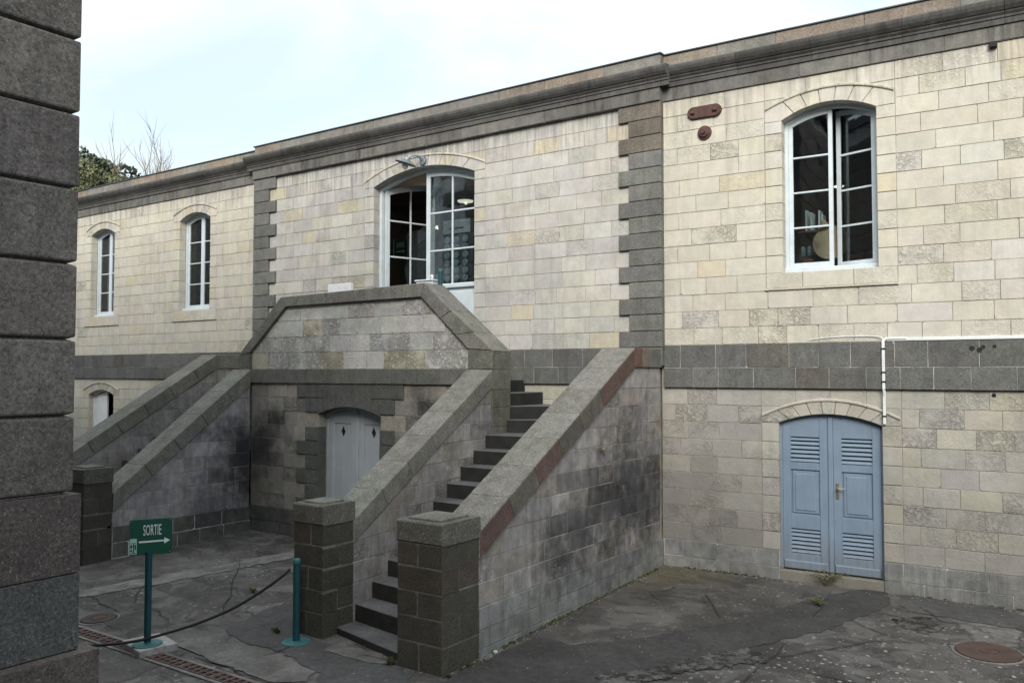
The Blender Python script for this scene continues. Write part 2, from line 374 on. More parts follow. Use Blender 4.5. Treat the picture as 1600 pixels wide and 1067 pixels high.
class MB:
    """collects solids in world space, then makes ONE mesh object"""
    def __init__(s): s.v = []; s.f = []; s.c = []
    def add(s, vs_, fs_, tint=(.5, .5, .5, 0)):
        b = len(s.v); s.v += [Vector(x) for x in vs_]
        for f in fs_: s.f.append([b + i for i in f]); s.c.append(tint)
        return s
    def ext(s, fr, poly, n0, n1, ch=0., tint=(.5, .5, .5, 0), back=True):
        """extrude a counter-clockwise polygon of frame fr from depth n0 (back) to n1 (front)"""
        m = len(poly)
        if m < 3: return s
        if ch > 0:
            ins = []
            for i in range(m):
                a, b_, c_ = Vector(poly[i - 1]), Vector(poly[i]), Vector(poly[(i + 1) % m])
                d1 = (b_ - a); d2 = (c_ - b_)
                if d1.length < 1e-5 or d2.length < 1e-5: ins.append(b_); continue
                d1.normalize(); d2.normalize()
                q1 = Vector((-d1.y, d1.x)); q2 = Vector((-d2.y, d2.x))
                q = q1 + q2
                den = 1 + q1.dot(q2)
                q = q / den if den > .3 else q1
                ins.append(b_ + q * ch)
            vv = [fr.p(x, y, n0) for x, y in poly] + [fr.p(x, y, n1 - ch) for x, y in poly] + [fr.p(q.x, q.y, n1) for q in ins]
            fs = [[m + i, m + (i + 1) % m, 2 * m + (i + 1) % m, 2 * m + i] for i in range(m)]
            fs.append([2 * m + i for i in range(m)])
        else:
            vv = [fr.p(x, y, n0) for x, y in poly] + [fr.p(x, y, n1) for x, y in poly]
            fs = [[m + i for i in range(m)]]
        fs += [[i, (i + 1) % m, m + (i + 1) % m, m + i] for i in range(m)]
        if back: fs.append([m - 1 - i for i in range(m)])
        return s.add(vv, fs, tint)
    def rect(s, fr, a, b, c, d, n0, n1, ch=0., tint=(.5, .5, .5, 0)):
        return s.ext(fr, [(a, c), (b, c), (b, d), (a, d)], n0, n1, ch, tint)
    def box(s, x0, x1, y0, y1, z0, z1, ch=0., tint=(.5, .5, .5, 0)):
        return s.rect(F((0, y0, 0), (1, 0, 0)), x0, x1, z0, z1, -(y1 - y0), 0, ch, tint)
    def tube(s, pts, rad, n=8, tint=(.5, .5, .5, 0), cap=True):
        pts = [Vector(q) for q in pts]
        if not isinstance(rad, (list, tuple)): rad = [rad] * len(pts)
        vv, fs = [], []
        ref = Vector((0, 0, 1))
        for i, q in enumerate(pts):
            d = (pts[min(i + 1, len(pts) - 1)] - pts[max(i - 1, 0)]).normalized()
            if abs(d.dot(ref)) > .95: ref = Vector((1, 0, 0))
            a = d.cross(ref).normalized(); b = a.cross(d).normalized()
            ref = b if abs(b.dot(d)) < .9 else ref
            for j in range(n):
                t = 2 * math.pi * j / n
                vv.append(q + (a * math.cos(t) + b * math.sin(t)) * rad[i])
        for i in range(len(pts) - 1):
            for j in range(n):
                fs.append([i * n + j, i * n + (j + 1) % n, (i + 1) * n + (j + 1) % n, (i + 1) * n + j])
        if cap: fs += [[n - 1 - j for j in range(n)], [(len(pts) - 1) * n + j for j in range(n)]]
        return s.add(vv, fs, tint)
    def lathe(s, c, axis, prof, n=20, tint=(.5, .5, .5, 0)):
        """prof: (radius, height) along axis"""
        ax = Vector(axis).normalized(); a = ax.orthogonal().normalized(); b = ax.cross(a); c = Vector(c)
        vv, fs = [], []
        for (r, h_) in prof:
            for j in range(n):
                t = 2 * math.pi * j / n
                vv.append(c + ax * h_ + (a * math.cos(t) + b * math.sin(t)) * max(r, 1e-4))
        for i in range(len(prof) - 1):
            for j in range(n):
                fs.append([i * n + j, i * n + (j + 1) % n, (i + 1) * n + (j + 1) % n, (i + 1) * n + j])
        return s.add(vv, fs, tint)
    def obj(s, name, mat, parent=None, smooth=False, label=None):
        me = bpy.data.meshes.new(name)
        if not s.v: return None
        lo = Vector((min(q.x for q in s.v), min(q.y for q in s.v), min(q.z for q in s.v)))
        hi = Vector((max(q.x for q in s.v), max(q.y for q in s.v), max(q.z for q in s.v)))
        c = Vector(((lo.x + hi.x) / 2, (lo.y + hi.y) / 2, lo.z))
        me.from_pydata([q - c for q in s.v], [], s.f)
        at = me.attributes.new('tint', 'FLOAT_COLOR', 'FACE')
        at.data.foreach_set('color', [x for t in s.c for x in t])
        bm = bmesh.new(); bm.from_mesh(me); bmesh.ops.recalc_face_normals(bm, faces=bm.faces); bm.to_mesh(me); bm.free()
        if smooth:
            me.polygons.foreach_set('use_smooth', [True] * len(me.polygons))
            try: me.set_sharp_from_angle(angle=R(40))
            except Exception: pass
        base = wloc(parent) if parent is not None else Vector((0, 0, 0))
        o = new_obj(name, me, mat, parent, c - base)
        if label: o['label'] = label
        return o

class Masonry:
    """records of stones of one thing: the 300 of a kind that show largest become parts, the rest one joined part"""
    def __init__(s, parent): s.parent = parent; s.rec = {}
    def add(s, kind, mat, fr, poly, n0, n1, ch, tint):
        ar = 0.
        for i in range(len(poly)):
            a, b = poly[i - 1], poly[i]; ar += a[0] * b[1] - b[0] * a[1]
        cx = sum(q[0] for q in poly) / len(poly); cy = sum(q[1] for q in poly) / len(poly)
        d = (fr.p(cx, cy) - CAM)
        vis = abs(ar) / d.length_squared * max(.05, abs(d.normalized().dot(fr.n)))
        if d.dot(f_) < .3: vis = 0
        else:
            sx_, sy_ = d.dot(r_) / d.dot(f_), d.dot(u_) / d.dot(f_)
            if abs(sx_) > .64 or abs(sy_) > .44: vis *= .01
        s.rec.setdefault(kind, []).append((vis, mat, fr, poly, n0, n1, ch, tint))
    def flush(s):
        for kind, rs in s.rec.items():
            rs.sort(key=lambda q: -q[0])
            rest = {}
            for i, (vis, mat, fr, poly, n0, n1, ch, tint) in enumerate(rs):
                if i < 298: MB().ext(fr, poly, n0, n1, ch, tint).obj(kind, M[mat], s.parent)
                else: rest.setdefault(mat, MB()).ext(fr, poly, n0, n1, ch, tint)
            for mat, mb in rest.items():
                o = mb.obj(kind + '_masonry', M[mat], s.parent); o['kind'] = 'stuff'

def vary(c, a=.1):
    t = 1 + random.uniform(-a, a)
    return (c[0] * t, c[1] * t * (1 + random.uniform(-.02, .02)), c[2] * t * (1 + random.uniform(-.03, .03)))
def t_cream():
    x = random.random()
    if x < .05: c = (.485, .445, .35)
    elif x < .45: c = (.49, .467, .398)
    elif x < .88: c = (.492, .472, .412)
    elif x < .94: c = (.462, .442, .382)
    else: c = (.505, .492, .445)
    e = random.random()
    return vary(c, .03) + (.9 if e < .05 else (.35 if e < .30 else 0.),)
def t_centre():
    x = random.random()
    if x < .06: c = (.46, .42, .335)
    elif x < .40: c = (.455, .445, .40)
    elif x < .80: c = (.45, .442, .415)
    else: c = (.41, .40, .385)
    e = random.random()
    return vary(c, .05) + (.7 if e < .06 else (.3 if e < .35 else 0.),)
def t_cream_low():
    x = random.random()
    c = (.40, .33, .23) if x < .03 else ((.405, .39, .33) if x < .35 else ((.395, .385, .35) if x < .8 else (.36, .35, .325)))
    e = random.random()
    return vary(c, .05) + (1. if e < .18 else (.4 if e < .45 else 0.),)
def t_dark():
    c = (.158, .16, .151) if random.random() < .94 else (.158, .146, .128)
    return vary(c, .12) + (.05,)
def t_band(): 
    c = (.128, .131, .126) if random.random() < .85 else (.118, .112, .102)
    return vary(c, .14) + (.05,)
def t_plinth(): return vary((.20, .205, .20), .12) + (.15,)
def t_cornice(): return vary((.15, .147, .138), .16) + (.1,)
def t_mould(): return vary((.088, .087, .084), .14) + (.1,)
def t_parapet(): return vary((.225, .192, .162) if random.random() < .4 else (.205, .20, .185), .10) + (.1,)
def t_stair():
    x = random.random()
    c = (.28, .268, .262) if x < .5 else ((.245, .238, .238) if x < .75 else ((.235, .22, .20) if x < .9 else (.31, .30, .285)))
    return vary(c, .08) + (.8 if random.random() < .22 else .15,)
def t_panel():
    x = random.random()
    c = (.50, .495, .47) if x < .6 else ((.45, .45, .445) if x < .88 else (.47, .445, .36))
    return vary(c, .07) + (1. if random.random() < .5 else .3,)
def t_pillar(): return vary((.058, .056, .047) if random.random() < .85 else (.064, .054, .046), .10) + (.05,)
def t_coping(): return vary((.165, .162, .145), .10) + (.08,)
def t_granite(): return vary((.137, .127, .118), .12) + (.1,)

def poly_between(a, b, lo, hi, n=9):
    """polygon over [a,b] between the two boundary functions"""
    us = [a + (b - a) * i / n for i in range(n + 1)]
    def run(keep):
        bot = [(u, lo(u)) for u in keep]; top = [(u, hi(u)) for u in keep]
        def thin(ps):
            o = [ps[0]]
            for i in range(1, len(ps) - 1):
                p0, p1, p2 = o[-1], ps[i], ps[i + 1]
                if abs((p1[0] - p0[0]) * (p2[1] - p0[1]) - (p2[0] - p0[0]) * (p1[1] - p0[1])) > 2e-5: o.append(p1)
            return o + [ps[-1]]
        b_, t_ = thin(bot), thin(top)
        q = b_ + t_[::-1]
        o = []
        for x in q:
            if not o or (abs(x[0] - o[-1][0]) + abs(x[1] - o[-1][1])) > .006: o.append(x)
        if len(o) > 1 and abs(o[0][0] - o[-1][0]) + abs(o[0][1] - o[-1][1]) < .006: o.pop()
        return o
    fine = [a + (b - a) * i / 40 for i in range(41)]
    ok = [u for u in fine if hi(u) - lo(u) > .012]
    if len(ok) < 3: return None
    a2, b2 = ok[0], ok[-1]
    if b2 - a2 < .03: return None
    us = [a2 + (b2 - a2) * i / n for i in range(n + 1)]
    if max(hi(u) - lo(u) for u in us) < .025: return None
    return run(us)

def split_row(a, b, wd, row):
    wmin, wmax = wd
    avg = (wmin + wmax) / 2
    xs = [a]
    x = a + (avg * random.uniform(.4, .62) if row % 2 else avg * random.uniform(.85, 1.1))
    while x < b - wmin * .55:
        xs.append(x); x += random.uniform(wmin, wmax)
    xs.append(b)
    return list(zip(xs[:-1], xs[1:]))

def rough_rect(pl, a, chip=.14):
    # a hand-cut outline: bowed edges and now and then a broken corner
    o = []
    for i in range(4):
        p0, p1 = pl[i], pl[(i + 1) % 4]
        L = math.hypot(p1[0] - p0[0], p1[1] - p0[1])
        if random.random() < chip and L > .12:
            q = random.uniform(.012, .035); pm = pl[i - 1]; Lm = math.hypot(pm[0] - p0[0], pm[1] - p0[1])
            o.append((p0[0] + (pm[0] - p0[0]) * q / Lm, p0[1] + (pm[1] - p0[1]) * q / Lm))
            o.append((p0[0] + (p1[0] - p0[0]) * q * .8 / L, p0[1] + (p1[1] - p0[1]) * q * .8 / L))
        else: o.append((p0[0] + random.uniform(-a, a), p0[1] + random.uniform(-a, a)))
        t = random.uniform(.35, .65)
        o.append((p0[0] + (p1[0] - p0[0]) * t + random.uniform(-a, a), p0[1] + (p1[1] - p0[1]) * t + random.uniform(-a, a)))
    return o
def courses(ms, kind, mat, fr, u0, u1, rows, wd, tint, proud=(0.004, .010), depth=.06, joint=.0075, ch=.003, lo=None, hi=None, holes=()):
    """running-bond masonry; holes = (a, b, z0, top(u)) cut cleanly; lo/hi bound the field"""
    for r in range(len(rows) - 1):
        v0, v1 = rows[r], rows[r + 1]
        cuts = [u0, u1]
        for (a, b, z0, top) in holes:
            zt = max(top(a + (b - a) * i / 10) for i in range(11))
            if v1 > z0 + .01 and v0 < zt - .01: cuts += [max(u0, min(u1, a)), max(u0, min(u1, b))]
        cuts = sorted(set(cuts))
        for a, b in zip(cuts[:-1], cuts[1:]):
            if b - a < .04: continue
            mid = (a + b) / 2
            hole = None
            for hh in holes:
                if hh[0] - 1e-6 <= mid <= hh[1] + 1e-6:
                    zt = max(hh[3](hh[0] + (hh[1] - hh[0]) * i / 10) for i in range(11))
                    if v1 > hh[2] + .01 and v0 < zt - .01: hole = hh
            for (x0, x1) in split_row(a, b, wd, r):
                j = joint / 2
                bands = []
                if hole is None: bands.append((lambda u: v0 + j, lambda u: v1 - j))
                else:
                    if hole[2] > v0 + .03: bands.append((lambda u: v0 + j, lambda u, h_=hole: min(v1, h_[2]) - j))
                    bands.append((lambda u, h_=hole: max(v0, h_[3](u)) + j, lambda u: v1 - j))
                for (L, H) in bands:
                    l2 = L if lo is None else (lambda u, L=L: max(L(u), lo(u)))
                    h2 = H if hi is None else (lambda u, H=H: min(H(u), hi(u)))
                    flat = hole is None and lo is None and hi is None
                    pl = [(x0 + j, v0 + j), (x1 - j, v0 + j), (x1 - j, v1 - j), (x0 + j, v1 - j)] if flat else poly_between(x0 + j, x1 - j, l2, h2)
                    if pl and len(pl) >= 3:
                        if flat: pl = rough_rect(pl, .0022)
                        ms.add(kind, mat, fr, pl, -depth, random.uniform(*proud), ch, tint((x0 + x1) / 2, (v0 + v1) / 2) if getattr(tint, 'pos', 0) else tint())

def backing(fr, u0, u1, z0, z1, holes, thick, mat, parent, name='wall_core', n=14):
    """a solid wall behind the facing stones with true openings"""
    mb = MB()
    cuts = sorted({u0, u1} | {x for h_ in holes for x in (h_[0], h_[1])})
    for a, b in zip(cuts[:-1], cuts[1:]):
        mid = (a + b) / 2
        hs = sorted([h_ for h_ in holes if h_[0] < mid < h_[1]], key=lambda h_: h_[2])
        z = z0; low = None
        for h_ in hs:
            us = [a + (b - a) * i / n for i in range(n + 1)]
            bot = [(a, z0), (b, z0)] if low is None else [(u, low(u)) for u in us]
            mb.ext(fr, bot + [(b, h_[2]), (a, h_[2])], -thick, 0)
            low = h_[3]
        if hs:
            us = [a + (b - a) * i / n for i in range(n + 1)]
            mb.ext(fr, [(u, low(u)) for u in us] + [(b, z1), (a, z1)], -thick, 0)
        else: mb.rect(fr, a, b, z0, z1, -thick, 0)
    return mb.obj(name, mat, parent)

def arch(uc, hw, zs, rise):
    return lambda u: zs + rise * max(0., 1 - ((u - uc) / hw) ** 2)
def ring(ms, mat, fr, uc, hw, zs, rise, hw2, zs2, rise2, n, tint, depth, proud, kind='voussoir', j=.005, ch=.004):
    """arch stones between the opening curve and the outer curve"""
    A, B = arch(uc, hw, zs, rise), arch(uc, hw2, zs2, rise2)
    for i in range(n):
        t0, t1 = -1 + 2 * i / n, -1 + 2 * (i + 1) / n
        inn = []; ou = []
        for q in range(5):
            t = t0 + (t1 - t0) * q / 4
            jj = j / hw * (1 if q == 0 else (-1 if q == 4 else 0))
            inn.append((uc + (t + jj) * hw, A(uc + t * hw)))
            tt = max(-1, min(1, t * 1.0))
            ou.append((uc + (tt + jj) * hw2, B(uc + tt * hw2) - j))
        if i == 0: ou = [(ou[0][0], A(uc - hw) + .004)] + ou
        if i == n - 1: ou = ou + [(ou[-1][0], A(uc + hw) + .004)]
        ms.add(kind, mat, fr, inn + ou[::-1], -depth, random.uniform(*proud), ch, tint())

# window / door leaves -------------------------------------------------------
def leaf_window(parent, fr, w, z0, top, cols, bars, mat, stile=.055, th=.045, panel=None, mun=.025):
    """one glazed leaf in its own frame fr (u from the hinge); top(u) its curved head; bars = heights of the glazing bars"""
    b = MB()
    n = 8
    b.ext(fr, [(0, z0), (stile, z0), (stile, top(stile)), (0, top(0))], 0, th, .004)
    b.ext(fr, [(w - stile, z0), (w, z0), (w, top(w)), (w - stile, top(w - stile))], 0, th, .004)
    us = [stile + (w - 2 * stile) * i / n for i in range(n + 1)]
    b.ext(fr, [(u, top(u) - stile * 1.2) for u in us] + [(u, top(u)) for u in us[::-1]], 0.001, th - .001, .003)
    zb = z0 if panel is None else panel
    b.rect(fr, stile, w - stile, zb, zb + .075, .001, th - .001, .003)
    if panel is not None:
        b.rect(fr, stile, w - stile, z0, z0 + .16, .001, th - .001, .003)
        b.rect(fr, stile + .0, w - stile, z0 + .16, panel, .014, th - .018)
        b.rect(fr, stile + .06, w - stile - .06, z0 + .22, panel - .07, .012, th - .006, .012)
        b.rect(fr, stile * .5, w + .01, panel - .01, panel + .065, th - .002, th + .035, .01)
    sash = b.obj('sash', mat, parent)
    zs = [zb + .075] + list(bars)
    for z in bars:
        MB().rect(fr, stile, w - stile, z - mun / 2, z + mun / 2, .006, th - .004, .005).obj('glazing_bar', mat, parent)
    for c in range(1, cols):
        u = w * c / cols
        MB().ext(fr, [(u - mun / 2, zb + .07), (u + mun / 2, zb + .07), (u + mun / 2, top(u) - stile), (u - mun / 2, top(u) - stile)], .008, th - .006, .004).obj('glazing_bar', mat, parent)
    for c in range(cols):
        a_, b_ = (stile if c == 0 else w * c / cols), (w - stile if c == cols - 1 else w * (c + 1) / cols)
        for i in range(len(zs)):
            if i < len(zs) - 1: pl = [(a_, zs[i]), (b_, zs[i]), (b_, zs[i + 1]), (a_, zs[i + 1])]
            else:
                uu = [a_ + (b_ - a_) * q / 4 for q in range(5)]
                pl = [(a_, zs[i]), (b_, zs[i])] + [(u, top(u) - stile) for u in uu[::-1]]
            g = MB(); g.ext(fr, pl, .018, .022); g.obj('pane', M['glass'], parent)
    return sash

def frame_head(b, fr, a, c, z0, A, fw, n0, n1):
    """outer window frame following the arched opening"""
    b.rect(fr, a, a + fw, z0, A(a) + .02, n0, n1, .004)
    b.rect(fr, c - fw, c, z0, A(c) + .02, n0, n1, .004)
    us = [a + (c - a) * i / 16 for i in range(17)]
    b.ext(fr, [(u, A(u) - fw) for u in us] + [(u, A(u) + .012) for u in us[::-1]], n0 + .001, n1 - .001, .003)

# ------------------------------------------------------------------ the ground
def gz(x, y):
    yy = max(-3., min(12., y))
    return .136 - (11.52 - yy) * .0262
me = bpy.data.meshes.new("ground")
xs = [-400, -120, -40] + [-30 + i * .75 for i in range(55)] + [16, 40, 120, 400]
ys = [-400, -120, -40, -12] + [-6 + i * .75 for i in range(26)] + [16, 30, 60, 150, 400]
vv = []
for y in ys:
    for x in xs:
        vv.append((x, y, gz(x, y) + .003 * (noise.noise(Vector((x * .6, y * .6, 0)))) * (1 if -25 < x < 8 and 0 < y < 11 else 0)))
ff = [[j * len(xs) + i, j * len(xs) + i + 1, (j + 1) * len(xs) + i + 1, (j + 1) * len(xs) + i] for j in range(len(ys) - 1) for i in range(len(xs) - 1)]
me.from_pydata(vv, [], ff)
ground = tag(new_obj("ground", me, M['ground']), kind='structure')

def strip_sheet(name, pts, wd, lift, mat, jag=.02, step=.12, **kw):
    """a thin ribbon lying on the ground with ragged edges"""
    P = [Vector((x, y, 0)) for x, y in pts]
    line = []
    for a, b in zip(P[:-1], P[1:]):
        n = max(1, int((b - a).length / step))
        line += [a.lerp(b, i / n) for i in range(n)]
    line.append(P[-1])
    v, f = [], []
    for i, q in enumerate(line):
        d = (line[min(i + 1, len(line) - 1)] - line[max(0, i - 1)]).normalized(); s = Vector((-d.y, d.x, 0))
        t = (i / (len(line) - 1))
        ww = wd if not callable(wd) else wd(t)
        off = random.uniform(-jag, jag) * .5
        for sg in (-1, 1):
            e = q + s * (sg * (ww / 2 + random.uniform(-jag, jag) * .5) + off)
            v.append((e.x, e.y, gz(e.x, e.y) + lift + .003 * noise.noise(Vector((e.x * .6, e.y * .6, 0)))))
    for i in range(len(line) - 1): f.append([2 * i, 2 * i + 1, 2 * i + 3, 2 * i + 2])
    m = bpy.data.meshes.new(name); m.from_pydata(v, [], f)
    bm = bmesh.new(); bm.from_mesh(m); bmesh.ops.recalc_face_normals(bm, faces=bm.faces)
    for fc in bm.faces:
        if fc.normal.z < 0: fc.normal_flip()
    bm.to_mesh(m); bm.free()
    return new_obj(name, m, mat, **kw)
st = strip_sheet("concrete_strip", [(-11.6, 4.9), (-11.1, 6.1), (-10.75, 7.4), (-10.45, 8.9), (-10.3, 9.9)], .42, .008, M['strip'], .07); tag(st, kind='structure')
def patch(name, ring_, mat, lift, jag=.03, step=.10):
    """a ragged-edged sheet of other paving let into the ground"""
    v = []
    for i in range(len(ring_)):
        a, b = Vector(ring_[i]), Vector(ring_[(i + 1) % len(ring_)])
        n = max(1, int((b - a).length / step))
        for q in range(n):
            p_ = a.lerp(b, q / n) + Vector((random.uniform(-jag, jag), random.uniform(-jag, jag)))
            v.append((p_.x, p_.y, gz(p_.x, p_.y) + lift))
    m = bpy.data.meshes.new(name); m.from_pydata(v, [], [list(range(len(v)))])
    bm = bmesh.new(); bm.from_mesh(m); bmesh.ops.triangulate(bm, faces=bm.faces)
    for fc in bm.faces:
        if fc.normal.z < 0: fc.normal_flip()
    bm.to_mesh(m); bm.free()
    return tag(new_obj(name, m, mat), kind='structure')
patch("asphalt_strip", [(-4.96, 6.07), (-3.85, 6.95), (-3.42, 7.85), (-2.97, 8.81), (-2.49, 9.72), (-2.06, 11.1), (-2.29, 11.9), (-2.84, 11.1), (-3.52, 9.34), (-4.09, 8.39), (-4.63, 7.82), (-5.06, 7.86), (-5.13, 7.06), (-5.15, 6.3)], M['asphalt'], .007)
patch("asphalt_path", [(-8.25, 6.2), (-8.48, 7.36), (-7.55, 6.75), (-7.45, 6.55), (-6.66, 6.45), (-5.57, 6.33), (-5.2, 5.92), (-5.9, 5.47), (-6.29, 5.83), (-7.06, 6.02), (-7.8, 6.02)], M['asphalt_path'], .007)
patch("concrete_slab", [(-8.42, 5.59), (-8.14, 5.94), (-7.09, 5.96), (-6.36, 5.83), (-6.25, 5.63), (-6.46, 5.42), (-7.47, 5.47)], M['old_concrete'], .011, .02)
patch("concrete_slab", [(-6.78, 6.5), (-6.15, 6.55), (-5.83, 6.42), (-6.11, 6.27), (-6.72, 6.28)], M['old_concrete'], .012, .03)
patch("crumbled_patch", [(-3.80, 7.05), (-3.98, 7.21), (-3.66, 7.60), (-3.03, 8.70), (-2.76, 8.62), (-2.77, 8.4), (-3.26, 7.79), (-3.60, 7.18)], M['crumbled'], .012, .05, .06)
patch("crumbled_patch", [(-1.95, 10.55), (-1.62, 10.75), (-1.42, 10.5), (-1.55, 10.2), (-1.9, 10.25)], M['crumbled'], .008, .06, .06)
patch("asphalt_strip", [(-2.05, 11.75), (-1.53, 11.58), (-0.72, 11.43), (.4, 11.4), (.4, 10.8), (-0.68, 10.84), (-1.31, 10.9), (-1.85, 10.93), (-2.03, 11.22)], M['asphalt_path'], .007)
CR = [[(-2.78, 8.33), (-2.5, 8.88), (-1.79, 9.83)], [(-2.3, 10.23), (-2.05, 9.99), (-1.79, 9.83)], [(-2.72, 8.33), (-2.75, 9.07)], [(-2.78, 8.33), (-2.78, 7.6)], [(-4.22, 10.42), (-3.46, 9.38)],
      [(-2.83, 11.38), (-2.77, 10.66), (-2.73, 10.1)], [(-2.69, 8.34), (-2.15, 8.36), (-1.5, 8.2)], [(-8.43, 6.28), (-9.6, 7.3), (-10.84, 8.4)], [(-10.07, 6.16), (-10.76, 6.77)], [(-7.92, 5.47), (-6.52, 5.41)],
      [(-9.94, 5.83), (-9.69, 6.23), (-8.97, 5.95)], [(-7.14, 5.75), (-7.12, 6.33)], [(-6.35, 6.42), (-5.97, 6.49), (-5.84, 6.38)], [(-1.74, 11.14), (-1.41, 10.65), (-0.68, 10.84)], [(-8.84, 6.91), (-8.51, 7.34)], [(-11.0, 6.1), (-9.9, 5.9)]]
for c_ in CR:
    pts = []
    for a, b in zip(c_[:-1], c_[1:]):
        for i in range(4):
            t = i / 4; pts.append((a[0] + (b[0] - a[0]) * t + random.uniform(-.04, .04), a[1] + (b[1] - a[1]) * t + random.uniform(-.04, .04)))
    pts.append(c_[-1])
    o = strip_sheet("crack", pts, lambda t: .011 * (1 - abs(2 * t - 1) ** 3) + .003, .0135, M['crack'], .008, .06, parent=ground)

# ------------------------------------------------------------------ the long stone building
bld = thing("stone_building", (-10, 12, 0), "long two storey pale limestone building with dark stone quoins, bands and cornice", "building")
ms = Masonry(bld)
TH = R(2.3)
FW = F((-5.24, 11.52, 0), (math.cos(TH), math.sin(TH), 0))
FC = F((0, 11.46, 0), (1, 0, 0))
FL = F((0, 11.52, 0), (1, 0, 0))
WEND, LEND = 7.4, -30.
lin = lambda a, b, n: [a + (b - a) * i / n for i in range(n + 1)]
ROWS_LOW = lin(.523, 2.712, 9)
ROWS_UP = lin(3.324, 6.939, 15)
SUR = .225
# openings: (left, right, bottom, spring, rise, outer spring, outer apex, sill bottom)
OP = {'wwin': (1.765, 2.985, 4.285, 6.385, .175, 6.575, 6.765, 4.05), 'wdoor': (1.68, 3.0, .12, 2.245, .14, 2.345, 2.575, None),
      'cdoor': (-11.02, -8.655, 3.40, 6.375, .245, 6.505, 6.815, None),
      'l1': (-20.86, -19.79, 4.32, 6.37, .15, 6.52, 6.70, 4.08), 'l2': (-17.14, -16.0, 4.32, 6.37, .16, 6.53, 6.71, 4.08), 'ldoor': (-20.86, -19.72, .12, 2.37, .14, 2.5, 2.69, None)}
def opn(kk):
    a, b, z0, zs, ri, zs2, ap, sb = OP[kk]; uc, hw = (a + b) / 2, (b - a) / 2
    return uc, hw, z0, zs, ri, zs2, ap, sb
def hole_open(kk):
    uc, hw, z0, zs, ri, zs2, ap, sb = opn(kk)
    return (uc - hw, uc + hw, z0, arch(uc, hw, zs, ri))
def hole_sur(kk):
    uc, hw, z0, zs, ri, zs2, ap, sb = opn(kk)
    return (uc - hw - SUR, uc + hw + SUR, sb if sb else 0.0, arch(uc, hw + SUR, zs2, ap - zs2))
def surround(fr, kk, rows, tint, mat='cream', nv=7, hood=True):
    uc, hw, z0, zs, ri, zs2, ap, sb = opn(kk)
    A = arch(uc, hw, zs, ri)
    zz = sorted([z for z in rows if z0 + .05 < z < zs - .08] + [z0, zs])
    for a, b in zip(zz[:-1], zz[1:]):
        for sg in (-1, 1):
            x0, x1 = (uc - hw - SUR, uc - hw + .007) if sg < 0 else (uc + hw - .007, uc + hw + SUR)
            ms.add('jamb_stone', mat, fr, [(x0 + .004, a + .004), (x1, a + .004), (x1, b - .004), (x0 + .004, b - .004)], -.15 - random.uniform(0, .004), random.uniform(.010, .016), .006, tint())
    ring(ms, mat, fr, uc, hw, zs, ri - .007, hw + SUR, zs2, ap - zs2, nv, tint, .15, (.010, .016))
    for sg in (-1, 1):   # springer blocks that fill the corner between jamb and ring
        pass
    if sb:
        xs_ = [uc - hw - SUR, uc - .25 + random.uniform(-.1, .1), uc + hw * .5, uc + hw + SUR]
        for a, b in zip(xs_[:-1], xs_[1:]):
            ms.add('sill_stone', mat, fr, [(a + .003, sb + .03), (b - .003, sb + .03), (b - .003, z0 + .004), (a + .003, z0 + .004)], -.16, .014, .006, tint())
        MB().rect(fr, uc - hw - SUR - .01, uc + hw + SUR + .01, sb, sb + .028, -.03, .034, .008, t_cream()[:3] + (.4,)).obj('sill_lip', M['cream'], bld)
    if hood:
        B = arch(uc, hw + SUR, zs2, ap - zs2)
        us = lin(uc - hw - SUR + .01, uc + hw + SUR - .01, 18)
        MB().ext(fr, [(u, B(u) - .03) for u in us] + [(u, B(u) + .012) for u in us[::-1]], -.02, .032, .010, t_cream()[:3] + (.5,)).obj('hood_mould', M['cream'], bld)

def low_stained(x, y):
    c = t_cream_low(); w_ = .85 * math.exp(-((x - .5) ** 2 / 1.1 ** 2 + (y - .9) ** 2 / 1.5 ** 2)) + .35 * math.exp(-((y - .3) / .7) ** 2)
    g = (.20, .192, .182); q = min(1, w_ * random.uniform(.6, 1.2))
    return tuple(c[i] * (1 - q) + g[i] * q for i in range(3)) + (min(1, c[3] + .2),)
low_stained.pos = 1
# right wing
backing(FW, 0.0, WEND, -.6, 6.94, [hole_open('wdoor'), hole_open('wwin')], .38, M['mortar_grey'], bld)
H = [hole_sur('wwin'), hole_sur('wdoor')]
courses(ms, 'stone', 'cream', FW, 0.004, WEND, ROWS_LOW, (.40, .50), low_stained, holes=H)
courses(ms, 'stone', 'cream', FW, 0.004, WEND, ROWS_UP, (.38, .66), t_cream, holes=H)
surround(FW, 'wwin', ROWS_UP, t_cream); surround(FW, 'wdoor', [.297] + ROWS_LOW, t_cream_low, nv=9)
HD = [(1.68, 3.0, 0, lambda u: .6)]
MB().rect(FW, 0.03, 1.676, -.6, .515, 0.001, .026).obj('plinth_core', M['mortar_white'], bld)
MB().rect(FW, 3.004, WEND, -.6, .515, 0.001, .026).obj('plinth_core', M['mortar_white'], bld)
courses(ms, 'plinth_stone', 'stairwall', FW, 0.036, WEND, [-.1, .297, .523], (.42, .56), t_plinth, proud=(.032, .038), depth=.02, holes=HD)
# left wing
backing(FL, LEND, -14.42, -.6, 6.94, [hole_open('ldoor'), hole_open('l1'), hole_open('l2')], .38, M['mortar_grey'], bld)
H = [hole_sur('l1'), hole_sur('l2'), hole_sur('ldoor')]
courses(ms, 'stone', 'cream', FL, -23., -14.44, lin(.523, 2.783, 9), (.42, .56), t_cream, holes=H)
courses(ms, 'stone', 'cream', FL, -23., -14.44, lin(3.36, 6.90, 15), (.38, .60), t_cream, holes=H)
for kk in ('l1', 'l2'): surround(FL, kk, lin(3.36, 6.90, 15), t_cream)
surround(FL, 'ldoor', lin(.523, 2.783, 9), t_cream)
